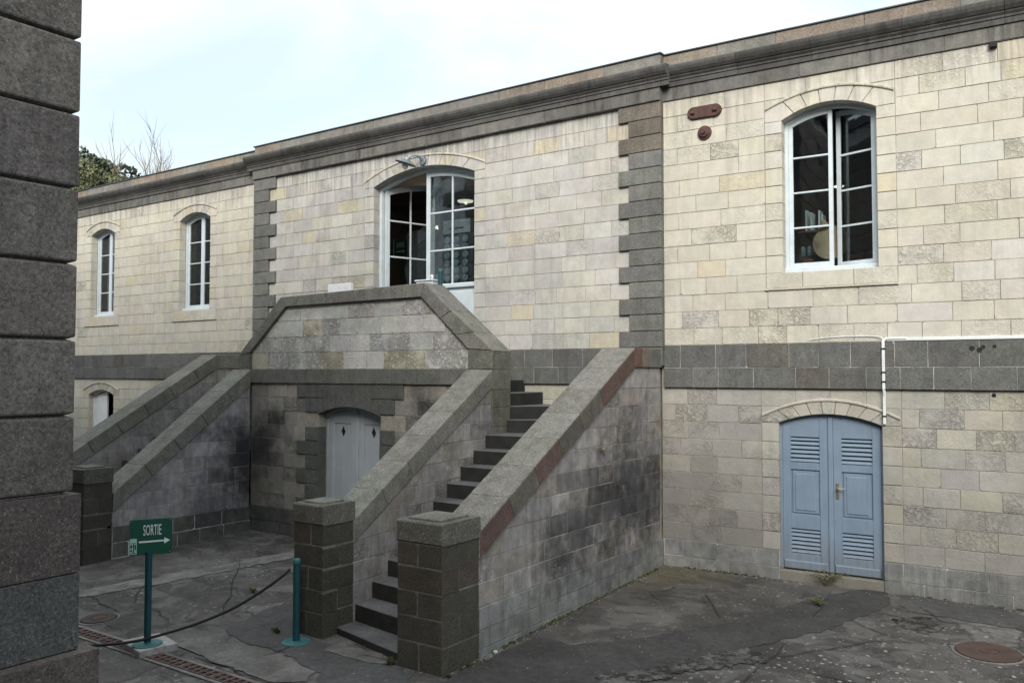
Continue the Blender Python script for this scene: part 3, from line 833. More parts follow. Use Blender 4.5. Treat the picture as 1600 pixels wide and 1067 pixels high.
# centre
backing(FC, -14.42, -5.27, -.6, 6.94, [hole_open('cdoor')], .38, M['mortar_grey'], bld)
ROWS_C = lin(3.298, 6.945, 15)
H = [hole_sur('cdoor')]
QW = lambda r, side: (.69 if (r % 2 == 0) else .52)
for r in range(15):
    rw = ROWS_C[r:r + 2]
    q = QW(r + 0, 1)
    wide = (14 - r) % 2 == 0
    qr, ql = (.70 if wide else .53), (.68 if wide else .475)
    ur, ul = -5.19 - qr, -14.42 + ql
    j = .004
    for (a, b) in ((ur, -5.19), (-14.42, ul)):
        t = t_dark() if r < 12 or a < -8 else vary((.15, .13, .11), .1) + (.1,)
        ms.add('quoin', 'dark', FC, [(a + j, rw[0] + j), (b, rw[0] + j), (b, rw[1] - j), (a + j, rw[1] - j)], -.10, .052 + random.uniform(-.002, .003), .008, t)
    # the field between the quoins
    for hh in (1,):
        cuts = H
        courses(ms, 'stone', 'centre', FC, ul + .004, ur - .004, rw, (.36, .56) if r % 2 else (.42, .62), t_centre, holes=H)
surround(FC, 'cdoor', ROWS_C, t_centre, mat='centre', nv=9, hood=False)
# a thin label moulding over the centre door
uc, hw, z0, zs, ri, zs2, ap, sb = opn('cdoor'); B = arch(uc, hw + SUR, zs2, ap - zs2); us = lin(uc - hw - SUR, uc + hw + SUR, 18)
MB().ext(FC, [(u, B(u) - .02) for u in us] + [(u, B(u) + .015) for u in us[::-1]], -.02, .03, .008, t_cream()).obj('hood_mould', M['cream'], bld)
courses(ms, 'stone', 'cream', FC, -9.0, -5.3, lin(1.3, 2.74, 6), (.4, .55), t_cream_low)
# string courses
def string(fr, a, b, zz, wd=(.36, .60), pr=.055):
    MB().rect(fr, a + .004, b - .004, zz[0] + .008, zz[-1] - .006, .001, pr - .009).obj('string_core', M['mortar_white'], bld)
    courses(ms, 'string_stone', 'dark', fr, a, b, zz, wd, t_band, proud=(pr - .003, pr + .002), depth=.0, joint=.008, ch=.003)
string(FW, .05, WEND, [2.712, 3.0, 3.324])
string(FL, LEND, -14.43, [2.783, 3.06, 3.36])
string(FC, -14.42, -5.7, [2.747, 3.018, 3.298])
MB().rect(FC, -5.62, -5.19, 3.03, 3.296, -.1, .05, .006, t_dark()).obj('string_stone', M['dark'], bld)

# entablature: architrave stones, moulded cornice, blocking course with a metal capping
PROF = [(0, 7.135), (.055, 7.135), (.055, 7.205), (.070, 7.21), (.070, 7.235), (.095, 7.262), (.10, 7.285), (.115, 7.285), (.150, 7.325), (.172, 7.365), (.176, 7.395), (.170, 7.415), (.02, 7.435), (0, 7.435)]
def entab(fr, a, b, z_off=0., ext=(0, 0), lead=True):
    MB().rect(fr, a, b, 6.94 + z_off, 7.135 + z_off, -.2, .024).obj('architrave_core', M['mortar_dark'], bld)
    courses(ms, 'architrave_stone', 'cornice', fr, a, b, [6.94 + z_off, 7.135 + z_off], (.55, .95), t_cornice, proud=(.031, .036), depth=.02, joint=.007, ch=.004)
    x = a - ext[0]
    while x < b + ext[1] - .01:
        L = random.uniform(.95, 1.35)
        if x + L > b + ext[1] - .5: L = b + ext[1] - x
        f2 = F(fr.p(x, 0), fr.n)
        dz = random.uniform(-.002, .002) + z_off
        MB().ext(f2, [(p_[0] - .001 if p_[0] == 0 else p_[0] + random.uniform(-.0015, .0015), p_[1] + dz) for p_ in PROF], -(L - .005), 0, 0, t_mould()).obj('cornice_stone', M['cornice'], bld)
        x += L
    x = a
    MB().rect(fr, a, b, 7.42 + z_off, 7.634 + z_off, -.26, -.022).obj('parapet_core', M['mortar_dark'], bld)
    while x < b - .01:
        L = random.uniform(.7, 1.15)
        if x + L > b - .4: L = b - x
        MB().rect(fr, x + .004, x + L - .004, 7.425 + z_off, 7.64 + z_off, -.28, -.012 + random.uniform(-.003, .003), .005, t_parapet()).obj('parapet_stone', M['dark'], bld)
        x += L
    MB().rect(fr, a - .02, b + .015, 7.641 + z_off, 7.662 + z_off, -.32, .012, .004).obj('flashing', M['lead'], bld)
FCe = F((0, 11.41, 0), (1, 0, 0))
entab(FW, .02, WEND, 0.0)
entab(FL, LEND, -14.46, -.035)
entab(FCe, -14.42, -5.19, .004, ext=(.15, .16))
MB().box(LEND, 6, 11.75, 19.5, 7.30, 7.42).obj('roof', M['roofing'], bld)
b = MB(); b.box(LEND, 6, 19.2, 19.5, -.6, 7.29); b.box(LEND, LEND + .3, 11.95, 19.19, -.6, 7.29)
x1 = FW.p(WEND, 0).x; b.box(x1 - .3, x1, 12.1, 19.19, -.6, 7.29)
b.obj('back_wall', M['render'], bld)
# rooms
b = MB()
b.box(-14.3, -5.3, 15.9, 16.0, 3.5, 7.0); b.box(-14.4, -14.31, 11.9, 16, 3.5, 7.0); b.box(-5.3, -5.2, 11.95, 16, 3.5, 7.0); b.box(-14.3, -5.31, 11.87, 15.89, 3.36, 3.46); b.box(-14.3, -5.31, 11.87, 15.89, 7.01, 7.1)
b.box(-28, -14.41, 14.4, 14.5, 3.4, 7.0); b.box(-28, -14.42, 11.93, 14.39, 3.5, 3.55); b.box(-28, -14.42, 11.93, 14.39, 7.01, 7.1); b.box(-18.6, -18.5, 11.93, 14.39, 3.56, 7.0)
b.box(-5.1, 2, 15.0, 15.1, 3.4, 7.0); b.box(-5.1, 2, 12.25, 14.99, 3.5, 3.55); b.box(-5.1, 2, 12.25, 14.99, 7.01, 7.1)
b.box(-24, -17, 13.0, 13.1, 0, 3.3)
b.obj('interior_wall', M['interior'], bld)

# right wing window: casement, right leaf ajar inwards
uc, hw, z0, zs, ri, *_ = opn('wwin'); A = arch(uc, hw, zs, ri)
wn = MB(); frame_head(wn, FW, uc - hw, uc + hw, z0, A, .05, -.25, -.165)
wn.rect(FW, uc - hw - .0, uc + hw + .0, z0 + .003, z0 + .07, -.26, -.10, .012)
win = wn.obj('window', M['win_paint'], bld)
lw = hw - .05
ztop = lambda off, sgn: (lambda u: A(uc + off + sgn * u) - .045)
zb = z0 + .072
bars = [zb + .075 + (6.385 - zb - .12) * i / 4 * 1.02 for i in (1, 2, 3)]
fl = F(FW.p(uc - hw + .05, 0, -.235), FW.u)
leaf_window(win, fl, lw + .02, zb, lambda u: A(uc - hw + .05 + u) - .045, 1, bars, M['win_paint'])
al = R(20)
ur = -(FW.u * math.cos(al)) + FW.n * (-math.sin(al))
fr_ = F(FW.p(uc + hw - .05, 0, -.19), ur)      # its own normal looks inwards
leaf_window(win, fr_, lw - .0, zb, lambda u: A(uc + hw - .05 - u) - .05, 1, bars, M['win_paint'])

# left wing windows
for kk in ('l1', 'l2'):
    uc, hw, z0, zs, ri, *_ = opn(kk); A = arch(uc, hw, zs, ri)
    wn = MB(); frame_head(wn, FL, uc - hw, uc + hw, z0, A, .05, -.25, -.165)
    wn.rect(FL, uc - hw, uc + hw, z0 + .003, z0 + .06, -.26, -.09, .012)
    win = wn.obj('window', M['win_paint'], bld)
    lw = hw - .05; zb = z0 + .062
    bars = [zb + .075 + (zs - zb - .12) * i / 4 * 1.02 for i in (1, 2, 3)]
    leaf_window(win, F(FL.p(uc - hw + .05, 0, -.235), FL.u), lw + .02, zb, lambda u, A=A, q=uc - hw + .05: A(q + u) - .045, 1, bars, M['win_paint'])
    leaf_window(win, F(FL.p(uc + .022, 0, -.233), FL.u), lw - .022, zb, lambda u, A=A, q=uc + .022: A(q + u) - .045, 1, bars, M['win_paint'])

# centre glazed door: right leaf shut, left leaf swung into the room
uc, hw, z0, zs, ri, *_ = opn('cdoor'); A = arch(uc, hw, zs, ri)
wn = MB(); frame_head(wn, FC, uc - hw, uc + hw, 3.45, A, .06, -.26, -.155)
gd = wn.obj('glazed_door', M['win_paint'], bld)
lw = hw - .06
bars = [5.11, 5.79]
leaf_window(gd, F(FC.p(uc + .01 - .08, 0, -.245), FC.u), lw + .07, 3.47, lambda u: A(uc - .07 + u) - .055, 2, bars, M['win_paint'], stile=.085, panel=4.43, mun=.03)
al = R(72)
ul = FC.u * math.cos(al) - FC.n * math.sin(al)
leaf_window(gd, F(FC.p(uc - hw + .08, 0, -.22), ul), lw - .04, 3.47, lambda u: A(uc - hw + .06 + u) - .055, 2, bars, M['win_paint'], stile=.085, panel=4.43, mun=.03)

# right wing double door with louvres
uc, hw, z0, zs, ri, *_ = opn('wdoor'); A = arch(uc, hw, zs, ri)
NB = -.075
dmb = MB()
dmb.rect(FW, uc - hw, uc + hw, z0 - .2, .268, -.30, .012, .01, (.20, .185, .15, .3)); dmb.obj('threshold', M['cream'], bld)
d0 = MB(); frame_head(d0, FW, uc - hw, uc + hw, .27, A, .035, NB - .12, NB - .002)
door = d0.obj('louvred_door', M['door_paint'], bld)
def louvre_leaf(a, b_, handle):
    s = MB(); wst = .105
    top = lambda u: A(u) - .03
    zr = [.285, .495, .825, 1.016, 1.619, 1.716, 2.06]
    s.ext(FW, [(a, zr[0]), (a + wst, zr[0]), (a + wst, top(a + wst)), (a, top(a))], NB - .06, NB, .005)
    s.ext(FW, [(b_ - wst, zr[0]), (b_, zr[0]), (b_, top(b_)), (b_ - wst, top(b_ - wst))], NB - .06, NB, .005)
    i0, i1 = a + wst, b_ - wst
    for (q0, q1) in ((zr[0], zr[1]), (zr[2], zr[3]), (zr[4], zr[5])): s.rect(FW, i0, i1, q0, q1, NB - .059, NB - .001, .003)
    us = lin(i0, i1, 6)
    s.ext(FW, [(i0, zr[6]), (i1, zr[6])] + [(u, top(u)) for u in us[::-1]], NB - .059, NB - .001, .003)
    s.rect(FW, i0, i1, zr[3], zr[4], NB - .045, NB - .03)
    s.rect(FW, i0 + .012, i1 - .012, zr[3] + .012, zr[4] - .012, NB - .04, NB - .014, .014)
    s.rect(FW, i0 + .055, i1 - .055, zr[3] + .055, zr[4] - .055, NB - .04, NB - .004, .008)
    s.rect(FW, a + .01, b_ - .01, .285, .40, NB - .01, NB + .022, .014)
    s.obj('leaf', M['door_paint'], door)
    for (q0, q1) in ((zr[1], zr[2]), (zr[5], zr[6])):
        MB().rect(FW, i0, i1, q0, q1, NB - .062, NB - .052).obj('louvre_back', M['black'], door)
        n = 6; pitch = (q1 - q0) / n
        for i in range(n):
            zc = q0 + pitch * (i + .5)
            fs = F(FW.p(0, zc, NB - .024), FW.u, v=Vector((0, 0, 1)) * math.cos(R(38)) + FW.n * -math.sin(R(38)))
            MB().rect(fs, i0 - .003, i1 + .003, -.023, .023, -.005, .005, .003).obj('slat', M['door_paint'], door)
louvre_leaf(uc - hw + .037, uc - .035, False); louvre_leaf(uc + .035, uc + hw - .037, True)
MB().ext(FW, [(uc - .033, .285), (uc + .033, .285), (uc + .033, A(uc) - .035), (uc - .033, A(uc) - .035)], NB - .055, NB + .012, .010).obj('astragal', M['door_paint'], door)
hmb = MB(); hu = uc + .085
hmb.rect(FW, hu - .02, hu + .02, 1.26, 1.47, NB - .001, NB + .008, .003)
hmb.tube([FW.p(hu, 1.40, NB + .005), FW.p(hu, 1.40, NB + .055), FW.p(hu + .02, 1.402, NB + .06), FW.p(hu + .11, 1.405, NB + .055)], [.009, .009, .010, .008], 8)
hmb.lathe(FW.p(hu, 1.325, NB + .006), FW.n, [(.0, 0), (.011, 0), (.011, .006), (0, .006)], 12)
hmb.obj('handle', M['brass'], door)

# left wing lower door: a white shutter leaf, the other half standing open on the dark
uc, hw, z0, zs, ri, *_ = opn('ldoor'); A = arch(uc, hw, zs, ri)
d0 = MB(); frame_head(d0, FL, uc - hw, uc + hw, .2, A, .05, -.2, -.12)
ld = d0.obj('white_door', M['white_paint'], bld)
s = MB(); s.ext(FL, [(uc - hw + .05, .2), (uc + .03, .2), (uc + .03, A(uc + .03) - .05), (uc - hw + .05, A(uc - hw + .05) - .05)], -.18, -.14, .006)
s.ext(FL, [(uc - hw + .15, .4), (uc - .07, .4), (uc - .07, A(uc) - .16), (uc - hw + .15, A(uc) - .25)], -.15, -.128, .012)
s.obj('leaf', M['white_paint'], ld)
ms.flush()

# ------------------------------------------------------------------ the double flight of stone stairs
stair = thing("stone_staircase", (-10, 9, 0), "grey stone double staircase with sloping coped walls and square end piers against the pale building", "staircase")
ss = Masonry(stair)
def sooty(base, zones, soot=(.052, .052, .058)):
    # some stones are blackened by damp and soot, most of them inside the given patches
    def f(x, y):
        c = base(); wgt = max([.03] + [a * math.exp(-((x - zx) ** 2 / sx ** 2 + (y - zy) ** 2 / sy ** 2)) for zx, zy, sx, sy, a in zones])
        if random.random() < wgt:
            q = random.uniform(.15, .75)
            return tuple(c[i] * (1 - q) + soot[i] * q for i in range(3)) + (c[3],)
        return c
    f.pos = 1
    return f
def prism(name, mat, fr, poly, n0, n1, ch=.0, tint=None): return MB().ext(fr, poly, n0, n1, ch, tint or t_stair()).obj(name, M[mat], stair)

def coping_run(fr, pts_top, th, n0, n1, seg=.62, mat='coping', tints=t_coping, cut_vert=False):
    """coping stones along a straight sloping line of the frame; joints square to the slope"""
    (a, za), (b, zb) = pts_top
    d = Vector((b - a, zb - za)); L = d.length; d.normalize(); q = Vector((d.y, -d.x))   # q points down/right of the run
    n = max(1, round(L / seg))
    for i in range(n):
        t0, t1 = L * i / n, L * (i + 1) / n
        P0, P1 = Vector((a, za)) + d * t0, Vector((a, za)) + d * t1
        g = d * .003
        # ends of the run are cut upright, joints between stones square
        def low(P, end):
            if end: return Vector((P.x, P.y - th / max(.2, abs(d.x))))
            return P + q * th
        e0, e1 = (i == 0), (i == n - 1)
        pl = [low(P0, e0) + (g if not e0 else Vector((0, 0))), low(P1, e1) - (g if not e1 else Vector((0, 0))), P1 - (g if not e1 else Vector((0, 0))), P0 + (g if not e0 else Vector((0, 0)))]
        ss.add('coping_stone', mat, fr, [(v.x, v.y) for v in pl], n0, n1 + random.uniform(-.002, .002), .007, tints())

# --- right flight, right-hand wall (outer face looks along +X)
FXR = F((-5.24, 0, 0), (0, 1, 0))
topR = lambda y: 2.15 + .548 * (y - 8.52)
botR = lambda y: min(topR(y) - .29, 3.0)
core = [(6.9, -.4), (11.44, -.4), (11.44, 3.0), (10.55, 3.0), (6.9, topR(6.9) - .28)]
MB().ext(FXR, core, -.44, -.001).obj('wall_core', M['mortar_grey'], stair)
courses(ss, 'wall_stone', 'stairwall', FXR, 6.985, 11.43, [.52, .765, 1.005, 1.25, 1.49, 1.735, 1.98, 2.22, 2.465, 2.71, 2.995], (.38, .62), sooty(t_stair, ((10.3, 1.5, .75, .40, 1.25), (9.4, 1.2, .7, .33, 1.1), (8.5, .85, .6, .25, .8), (11.0, 1.35, .3, .35, .9))), proud=(.001, .010), depth=.02, hi=botR)
MB().rect(FXR, 7.0, 11.45, -.4, .512, 0, .022).obj('plinth_core', M['mortar_dark'], stair)
courses(ss, 'plinth_stone', 'stairwall', FXR, 6.99, 11.45, [-.12, .105, .297, .523], (.36, .52), t_plinth, proud=(.026, .034), depth=.01)
def t_red():
    c = (.105, .070, .061) if random.random() < .5 else (.105, .097, .085)
    return vary(c, .12) + (.1,)
# the side of the coping shows reddish stone, the top is grey
coping_run(FXR, [(6.985, topR(6.985)), (10.56, 3.27)], .245, -.475, .035, .60, tints=t_coping)
def side_skin(fr, pts_top, th, n0, n1, seg, tints):
    coping_run(fr, pts_top, th, n0, n1, seg, mat='dark', tints=tints)
ofs = .012
side_skin(FXR, [(6.99, topR(6.985) - ofs), (10.56, 3.27 - ofs)], .238, .028, .041, .60, t_red)
for a, b, c in ((10.565, 10.80, (.13, .075, .06)), (10.80, 11.06, (.145, .12, .105)), (11.06, 11.44, (.13, .13, .12))):
    ss.add('coping_stone', 'dark', FXR, [(a + .003, 3.0), (b - .003, 3.0), (b - .003, 3.27), (a + .003, 3.27)], -.47, .04 + random.uniform(-.002, .002), .006, vary(c, .05) + (.1,))

# --- right flight, left-hand wall (inner face seen above the steps)
pA, pB = Vector((-7.03, 7.0, 0)), Vector((-7.235, 10.0, 0))
FXL = F(pA, (pB - pA))
Ll = (pB - pA).length
topL = lambda s_: 2.976 - .578 * (Ll - s_)
MB().ext(FXL, [(-.05, -.4), (Ll, -.4), (Ll, 2.70), (-.05, topL(-.05) - .28)], -.40, -.001).obj('wall_core', M['mortar_grey'], stair)
courses(ss, 'wall_stone', 'stairwall', FXL, 0.0, Ll - .005, [-.1, .2, .52, .76, 1.0, 1.25, 1.49, 1.735, 1.98, 2.22, 2.465, 2.8], (.36, .6), t_stair, proud=(.001, .008), depth=.02, hi=lambda s_: topL(s_) - .26)
FXLb = F(pB + FXL.n * -.40, -(pB - pA))
courses(ss, 'wall_stone', 'stairwall', FXLb, 0.01, Ll, [-.1, .2, .52, .76, 1.0, 1.25, 1.49, 1.735, 1.98, 2.22, 2.465, 2.8], (.36, .6), t_stair, proud=(.001, .008), depth=.02, hi=lambda s_: topL(Ll - s_) - .26)
coping_run(FXL, [(-.005, topL(0)), (Ll - .002, 2.976)], .225, -.425, .022, .62)

# --- front wall between the flights, with a door below and the landing parapet above
FD = F((0, 10.0, 0), (1, 0, 0))
DO = (-10.87, -9.43); duc, dhw = (DO[0] + DO[1]) / 2, (DO[1] - DO[0]) / 2
DA = arch(duc, dhw, 2.225, .135)
backing(FD, -12.62, -7.64, -.4, 2.985, [(DO[0], DO[1], -.2, DA)], .40, M['mortar_grey'], stair)
RD = [2.74 - .2435 * i for i in range(11, -1, -1)]
# dark toothed surround
rr = RD
for i in range(len(rr) - 1):
    a, b = rr[i], rr[i + 1]
    if b < 0: continue
    wide = (len(rr) - 2 - i) % 2 == 0
    o_ = .30 if not wide else .52
    for sg in (-1, 1):
        x0, x1 = (DO[0] - o_, DO[0] + .006) if sg < 0 else (DO[1] - .006, DO[1] + o_)
        if b > 2.2: continue
        ss.add('quoin', 'dark', FD, [(x0, a + .004), (x1, a + .004), (x1, b - .004), (x0, b - .004)], -.17, .03 + random.uniform(-.003, .003), .007, vary((.112, .114, .107), .08) + (.05,))
zt = rr[-1]; z2 = rr[-2]; z3 = rr[-3]
for (a, b, c, d) in ((DO[0] - .52, -10.75, z2, zt), (-9.62, DO[1] + .50, z2, zt)):
    ss.add('quoin', 'dark', FD, [(a, c + .004), (b - .003, c + .004), (b - .003, d - .004), (a, d - .004)], -.05, .03, .007, vary((.112, .114, .107), .08) + (.05,))
us = lin(DO[0] + .14, DO[1] - .2, 8)
ss.add('lintel_stone', 'dark', FD, [(-10.747, z2 + .03)] + [(-10.747, DA(-10.747) - .005)] * 0 + [(u, DA(u) - .004) for u in us] + [(-9.623, z2 + .03), (-9.623, zt - .004), (-10.747, zt - .004)], -.17, .031, .006, (.112, .114, .107, .05))
for sg in (-1, 1):
    e0, e1 = (DO[0] - .30, -10.75) if sg < 0 else (-9.62, DO[1] + .30)
    uu = lin(max(e0, DO[0] - .0), min(e1, DO[1] + .0), 5)
    if sg < 0: pl = [(e0, z3 + .004), (DO[0] - .0, z3 + .004)] + [(u, DA(u) - .004) for u in uu] + [(e1, z2 - .004), (e0, z2 - .004)]
    else: pl = [(e0, z2 - .004)] + [(u, DA(u) - .004) for u in uu] + [(DO[1], z3 + .004), (e1, z3 + .004), (e1, z2 - .004)]
    # keep the ring counter-clockwise
    if sg > 0: pl = [(e0, DA(e0) - .004)] + [(u, DA(u) - .004) for u in uu[1:]] + [(DO[1] + .001, z3 + .004), (e1, z3 + .004), (e1, z2 - .004), (e0, z2 - .004)]
    ss.add('quoin', 'dark', FD, pl, -.17, .029, .006, vary((.112, .114, .107), .06) + (.05,))
def t_doorwall():
    x = random.random(); c = (.32, .30, .265) if x < .65 else (.25, .24, .22)
    return vary(c, .14) + (.95 if random.random() < .4 else .3,)
for i in range(len(rr) - 1):
    wide = (len(rr) - 2 - i) % 2 == 0
    o_ = .30 if not wide else .52
    low = rr[i + 1] < .62
    kw = dict(proud=(.002, .010), depth=.03)
    mat, tn, kd = ('stairwall', t_plinth, 'plinth_stone') if low else ('panelwall', t_doorwall, 'wall_stone')
    if low: kw = dict(proud=(.02, .028), depth=.02); tn = lambda: vary((.115, .115, .108), .1) + (.1,)
    courses(ss, kd, mat, FD, -12.61, DO[0] - o_ - .004, rr[i:i + 2], (.34, .52), sooty(tn, ((-12.2, 1.6, .5, .6, .75),)) if not low else tn, **kw)
    courses(ss, kd, mat, FD, DO[1] + o_ + .004, -7.66, rr[i:i + 2], (.34, .52), tn, **kw)
# ledge band
MB().rect(FD, -12.61, -7.66, 2.75, 2.975, .001, .042).obj('band_core', M['mortar_white'], stair)
courses(ss, 'band_stone', 'dark', FD, -12.68, -7.64, [2.742, 2.984], (.28, .56), lambda: vary((.145, .146, .134), .10) + (.1,), proud=(.048, .053), depth=.02, joint=.006, ch=.003)
# parapet panel
XO = (-11.83, 4.255, -8.51, 4.315); XP = (-12.94, 3.27, -7.21, 3.25)
def prof_out(x):
    if x < XO[0]: return XP[1] + (XO[1] - XP[1]) * (x - XP[0]) / (XO[0] - XP[0])
    if x > XO[2]: return XP[3] + (XO[3] - XP[3]) * (XP[2] - x) / (XP[2] - XO[2])
    return XO[1] + (XO[3] - XO[1]) * (x - XO[0]) / (XO[2] - XO[0])
XI = (-11.70, 4.085, -8.575, 4.10)
def prof_in(x):
    if x < XI[0]: return 3.285 + (XI[1] - 3.285) * (x + 12.66) / (XI[0] + 12.66)
    if x > XI[2]: return 3.28 + (XI[3] - 3.28) * (-7.65 - x) / (-7.65 - XI[2])
    return XI[1]
MB().ext(FD, [(-12.66, 2.985), (-7.65, 2.985), (-7.65, 3.27), (XI[2], XI[3]), (XI[0], XI[1]), (-12.66, 3.275)], -.40, -.035).obj('parapet_core', M['mortar_grey'], stair)
courses(ss, 'wall_stone', 'panelwall', FD, -12.66, -7.655, [2.986, 3.275, 3.55, 3.83, 4.12], (.36, .62), t_panel, proud=(-.032, -.024), depth=.05, hi=prof_in, joint=.008)
# parapet coping: two slopes and a level run, mitred
def quad(a, b, c, d, n0=-.445, n1=.035, kind='coping_stone', tn=t_coping): ss.add(kind, 'coping', FD, [a, b, c, d], n0, n1 + random.uniform(-.002, .002), .008, tn())
def lerp2(a, b, t): return (a[0] + (b[0] - a[0]) * t, a[1] + (b[1] - a[1]) * t)
o1, o2, i1, i2 = (XO[0], XO[1]), (XO[2], XO[3]), (XI[0], XI[1]), (XI[2], XI[3])
for t0, t1 in ((0, .33), (.33, .62), (.62, .87), (.87, 1)):
    quad(lerp2(i1, i2, t0 + .0008), lerp2(i1, i2, t1 - .0008), lerp2(o1, o2, t1 - .0008), lerp2(o1, o2, t0 + .0008))
lo_o, lo_i = (XP[0], XP[1]), (-12.66, 3.285)
for t0, t1 in ((0, .5), (.5, 1)):
    quad(lerp2(lo_o, o1, t0), lerp2(lo_i, i1, t0), lerp2(lo_i, i1, t1 - .003), lerp2(lo_o, o1, t1 - .003))
hi_o, hi_i = (XP[2], XP[3]), (-7.65, 3.28)
for t0, t1 in ((0, .42), (.42, .74), (.74, 1)):
    quad(lerp2(i2, hi_i, t0 + .003), lerp2(i2, hi_i, t1), lerp2(o2, hi_o, t1), lerp2(o2, hi_o, t0 + .003))
def t_post(): return vary((.115, .118, .098), .12) + (.1,)
# end posts
for x0, x1, z0, z1, n in ((-7.652, -7.208, 1.5, 3.27, 6), (-12.942, -12.66, 1.5, 3.28, 6)):
    zz = [1.5, 1.9, 2.14, 2.42, 2.68, 2.975, z1]
    for i in range(6):
        tt = z1 if i < 5 else None
        if i == 5:
            pl = [(x0, zz[5] + .003), (x1, zz[5] + .003), (x1, 3.243 if x1 > -10 else 3.278), (x0, 3.274 if x1 > -10 else 3.262)]
            ss.add('post_stone', 'coping', FD, pl, -.44, .03, .006, t_post())
        elif i in (1, 3):
            ss.add('post_stone', 'coping', FD, [(x0, zz[i] + .003), (x1, zz[i] + .003), (x1, zz[i + 1] - .003), (x0, zz[i + 1] - .003)], -.20, .028, .006, t_post())
            ss.add('post_stone', 'coping', FD, [(x0, zz[i] + .003), (x1, zz[i] + .003), (x1, zz[i + 1] - .003), (x0, zz[i + 1] - .003)], -.44, -.206, .006, t_post())
        else:
            ss.add('post_stone', 'coping', FD, [(x0, zz[i] + .003), (x1, zz[i] + .003), (x1, zz[i + 1] - .003), (x0, zz[i + 1] - .003)], -.44, .028, .006, t_post())
MB().box(-7.60, -7.25, 10.05, 10.41, -.2, 1.5).obj('post_core', M['stairwall'], stair)

# --- left flight
FXA = F((-12.62, 0, 0), (0, 1, 0))
topA = lambda y: 1.07 + (2.986 - 1.07) / (9.953 - 7.39) * (y - 7.39)
MB().ext(FXA, [(7.3, -.4), (9.96, -.4), (9.96, 2.70), (7.3, topA(7.3) - .28)], -.44, -.001).obj('wall_core', M['mortar_grey'], stair)
def t_lflight():
    return vary((.30, .29, .30) if random.random() < .7 else (.25, .245, .255), .08) + (.5 if random.random() < .15 else .1,)
courses(ss, 'wall_stone', 'stairwall', FXA, 7.37, 9.96, [.52, .765, 1.005, 1.25, 1.49, 1.735, 1.98, 2.22, 2.465, 2.75], (.36, .56), sooty(t_lflight, ((9.8, 1.4, .35, .9, .8),)), proud=(.001, .009), depth=.02, hi=lambda y: topA(y) - .29)
MB().rect(FXA, 7.37, 9.96, -.4, .512, 0, .0265).obj('plinth_core', M['mortar_white'], stair)
courses(ss, 'plinth_stone', 'stairwall', FXA, 7.37, 9.96, [-.2, .04, .28, .523], (.40, .56), lambda: vary((.115, .115, .108), .12) + (.1,), proud=(.026, .033), depth=.01)
coping_run(FXA, [(7.375, topA(7.375)), (9.952, 2.985)], .24, -.47, .03, .62)
FXB = F((-14.6, 0, 0), (0, 1, 0))
topB = lambda y: 3.29 + .60 * (y - 10.68)
MB().ext(FXB, [(6.9, -.4), (11.43, -.4), (11.43, 3.0), (10.62, 3.0), (6.9, topB(6.9) - .28)], -.44, -.001).obj('wall_core', M['mortar_grey'], stair)
courses(ss, 'wall_stone', 'stairwall', FXB, 6.98, 11.42, [.2, .52, .765, 1.005, 1.25, 1.49, 1.735, 1.98, 2.22, 2.465, 2.71, 2.99], (.38, .6), t_stair, proud=(.001, .008), depth=.02, hi=lambda y: min(topB(y) - .29, 3.01))
coping_run(FXB, [(6.985, topB(6.985)), (10.68, 3.29)], .245, -.47, .03, .62)
ss.add('coping_stone', 'coping', FXB, [(10.684, 3.01), (11.42, 3.01), (11.42, 3.29), (10.684, 3.29)], -.468, .03, .006, t_coping())

# --- end piers with two-step caps
def pier(x0, x1, y0, y1, base, capb, capt, joint_z):
    MB().box(x0 + .006, x1 - .006, y0 + .006, y1 - .006, base - .2, capb).obj('pier_core', M['pier_mortar'], stair)
    for i in range(len(joint_z) - 1):
        a, b = joint_z[i] + .004, joint_z[i + 1] - .004
        tnt = t_pillar
        xm = x0 + (x1 - x0) * random.uniform(.42, .6); ym = y0 + (y1 - y0) * random.uniform(.42, .6)
        if i % 2 == 0: parts = [(x0, xm - .004, y0, ym - .004), (xm + .004, x1, y0, y1)] + [(x0, xm - .004, ym + .004, y1)]
        else: parts = [(x0, x1, y0, ym - .004), (x0, xm - .004, ym + .004, y1), (xm + .004, x1, ym + .004, y1)]
        for (a0, a1, b0, b1) in parts:
            f2 = F((0, b0, 0), (1, 0, 0))
            e = random.uniform(-.002, .002)
            ss.add('pier_stone', 'dark', f2, rough_rect([(a0 + e, a), (a1 + e, a), (a1 + e, b), (a0 + e, b)], .0025, .25), -(b1 - b0), e, .009, tnt())
    g = .012
    MB().box(x0 - g, x1 + g, y0 - g, y1 + g, capb + .003, capt, .014, tuple(q * .58 for q in t_coping()[:3]) + (.1,)).obj('pier_cap', M['coping'], stair)
    m = MB(); i_ = .075; h_ = capt + .001
    m.box(x0 + i_, x1 - i_, y0 + i_, y1 - i_, h_ - .02, h_ + .022, .008, tuple(q * .8 for q in t_coping()[:3]) + (.1,)); m.obj('cap_slab', M['coping'], stair)
JZ = [-.12, .275, .525, .77, 1.01, 1.24]
pier(-5.80, -5.215, 6.40, 6.985, 0, 1.24, 1.455, JZ)
pier(-7.50, -7.02, 6.545, 7.005, 0, 1.235, 1.455, JZ)
pier(-13.15, -12.615, 6.92, 7.37, 0, 1.23, 1.455, JZ)
pier(-15.06, -14.55, 6.4, 6.985, 0, 1.24, 1.455, JZ)

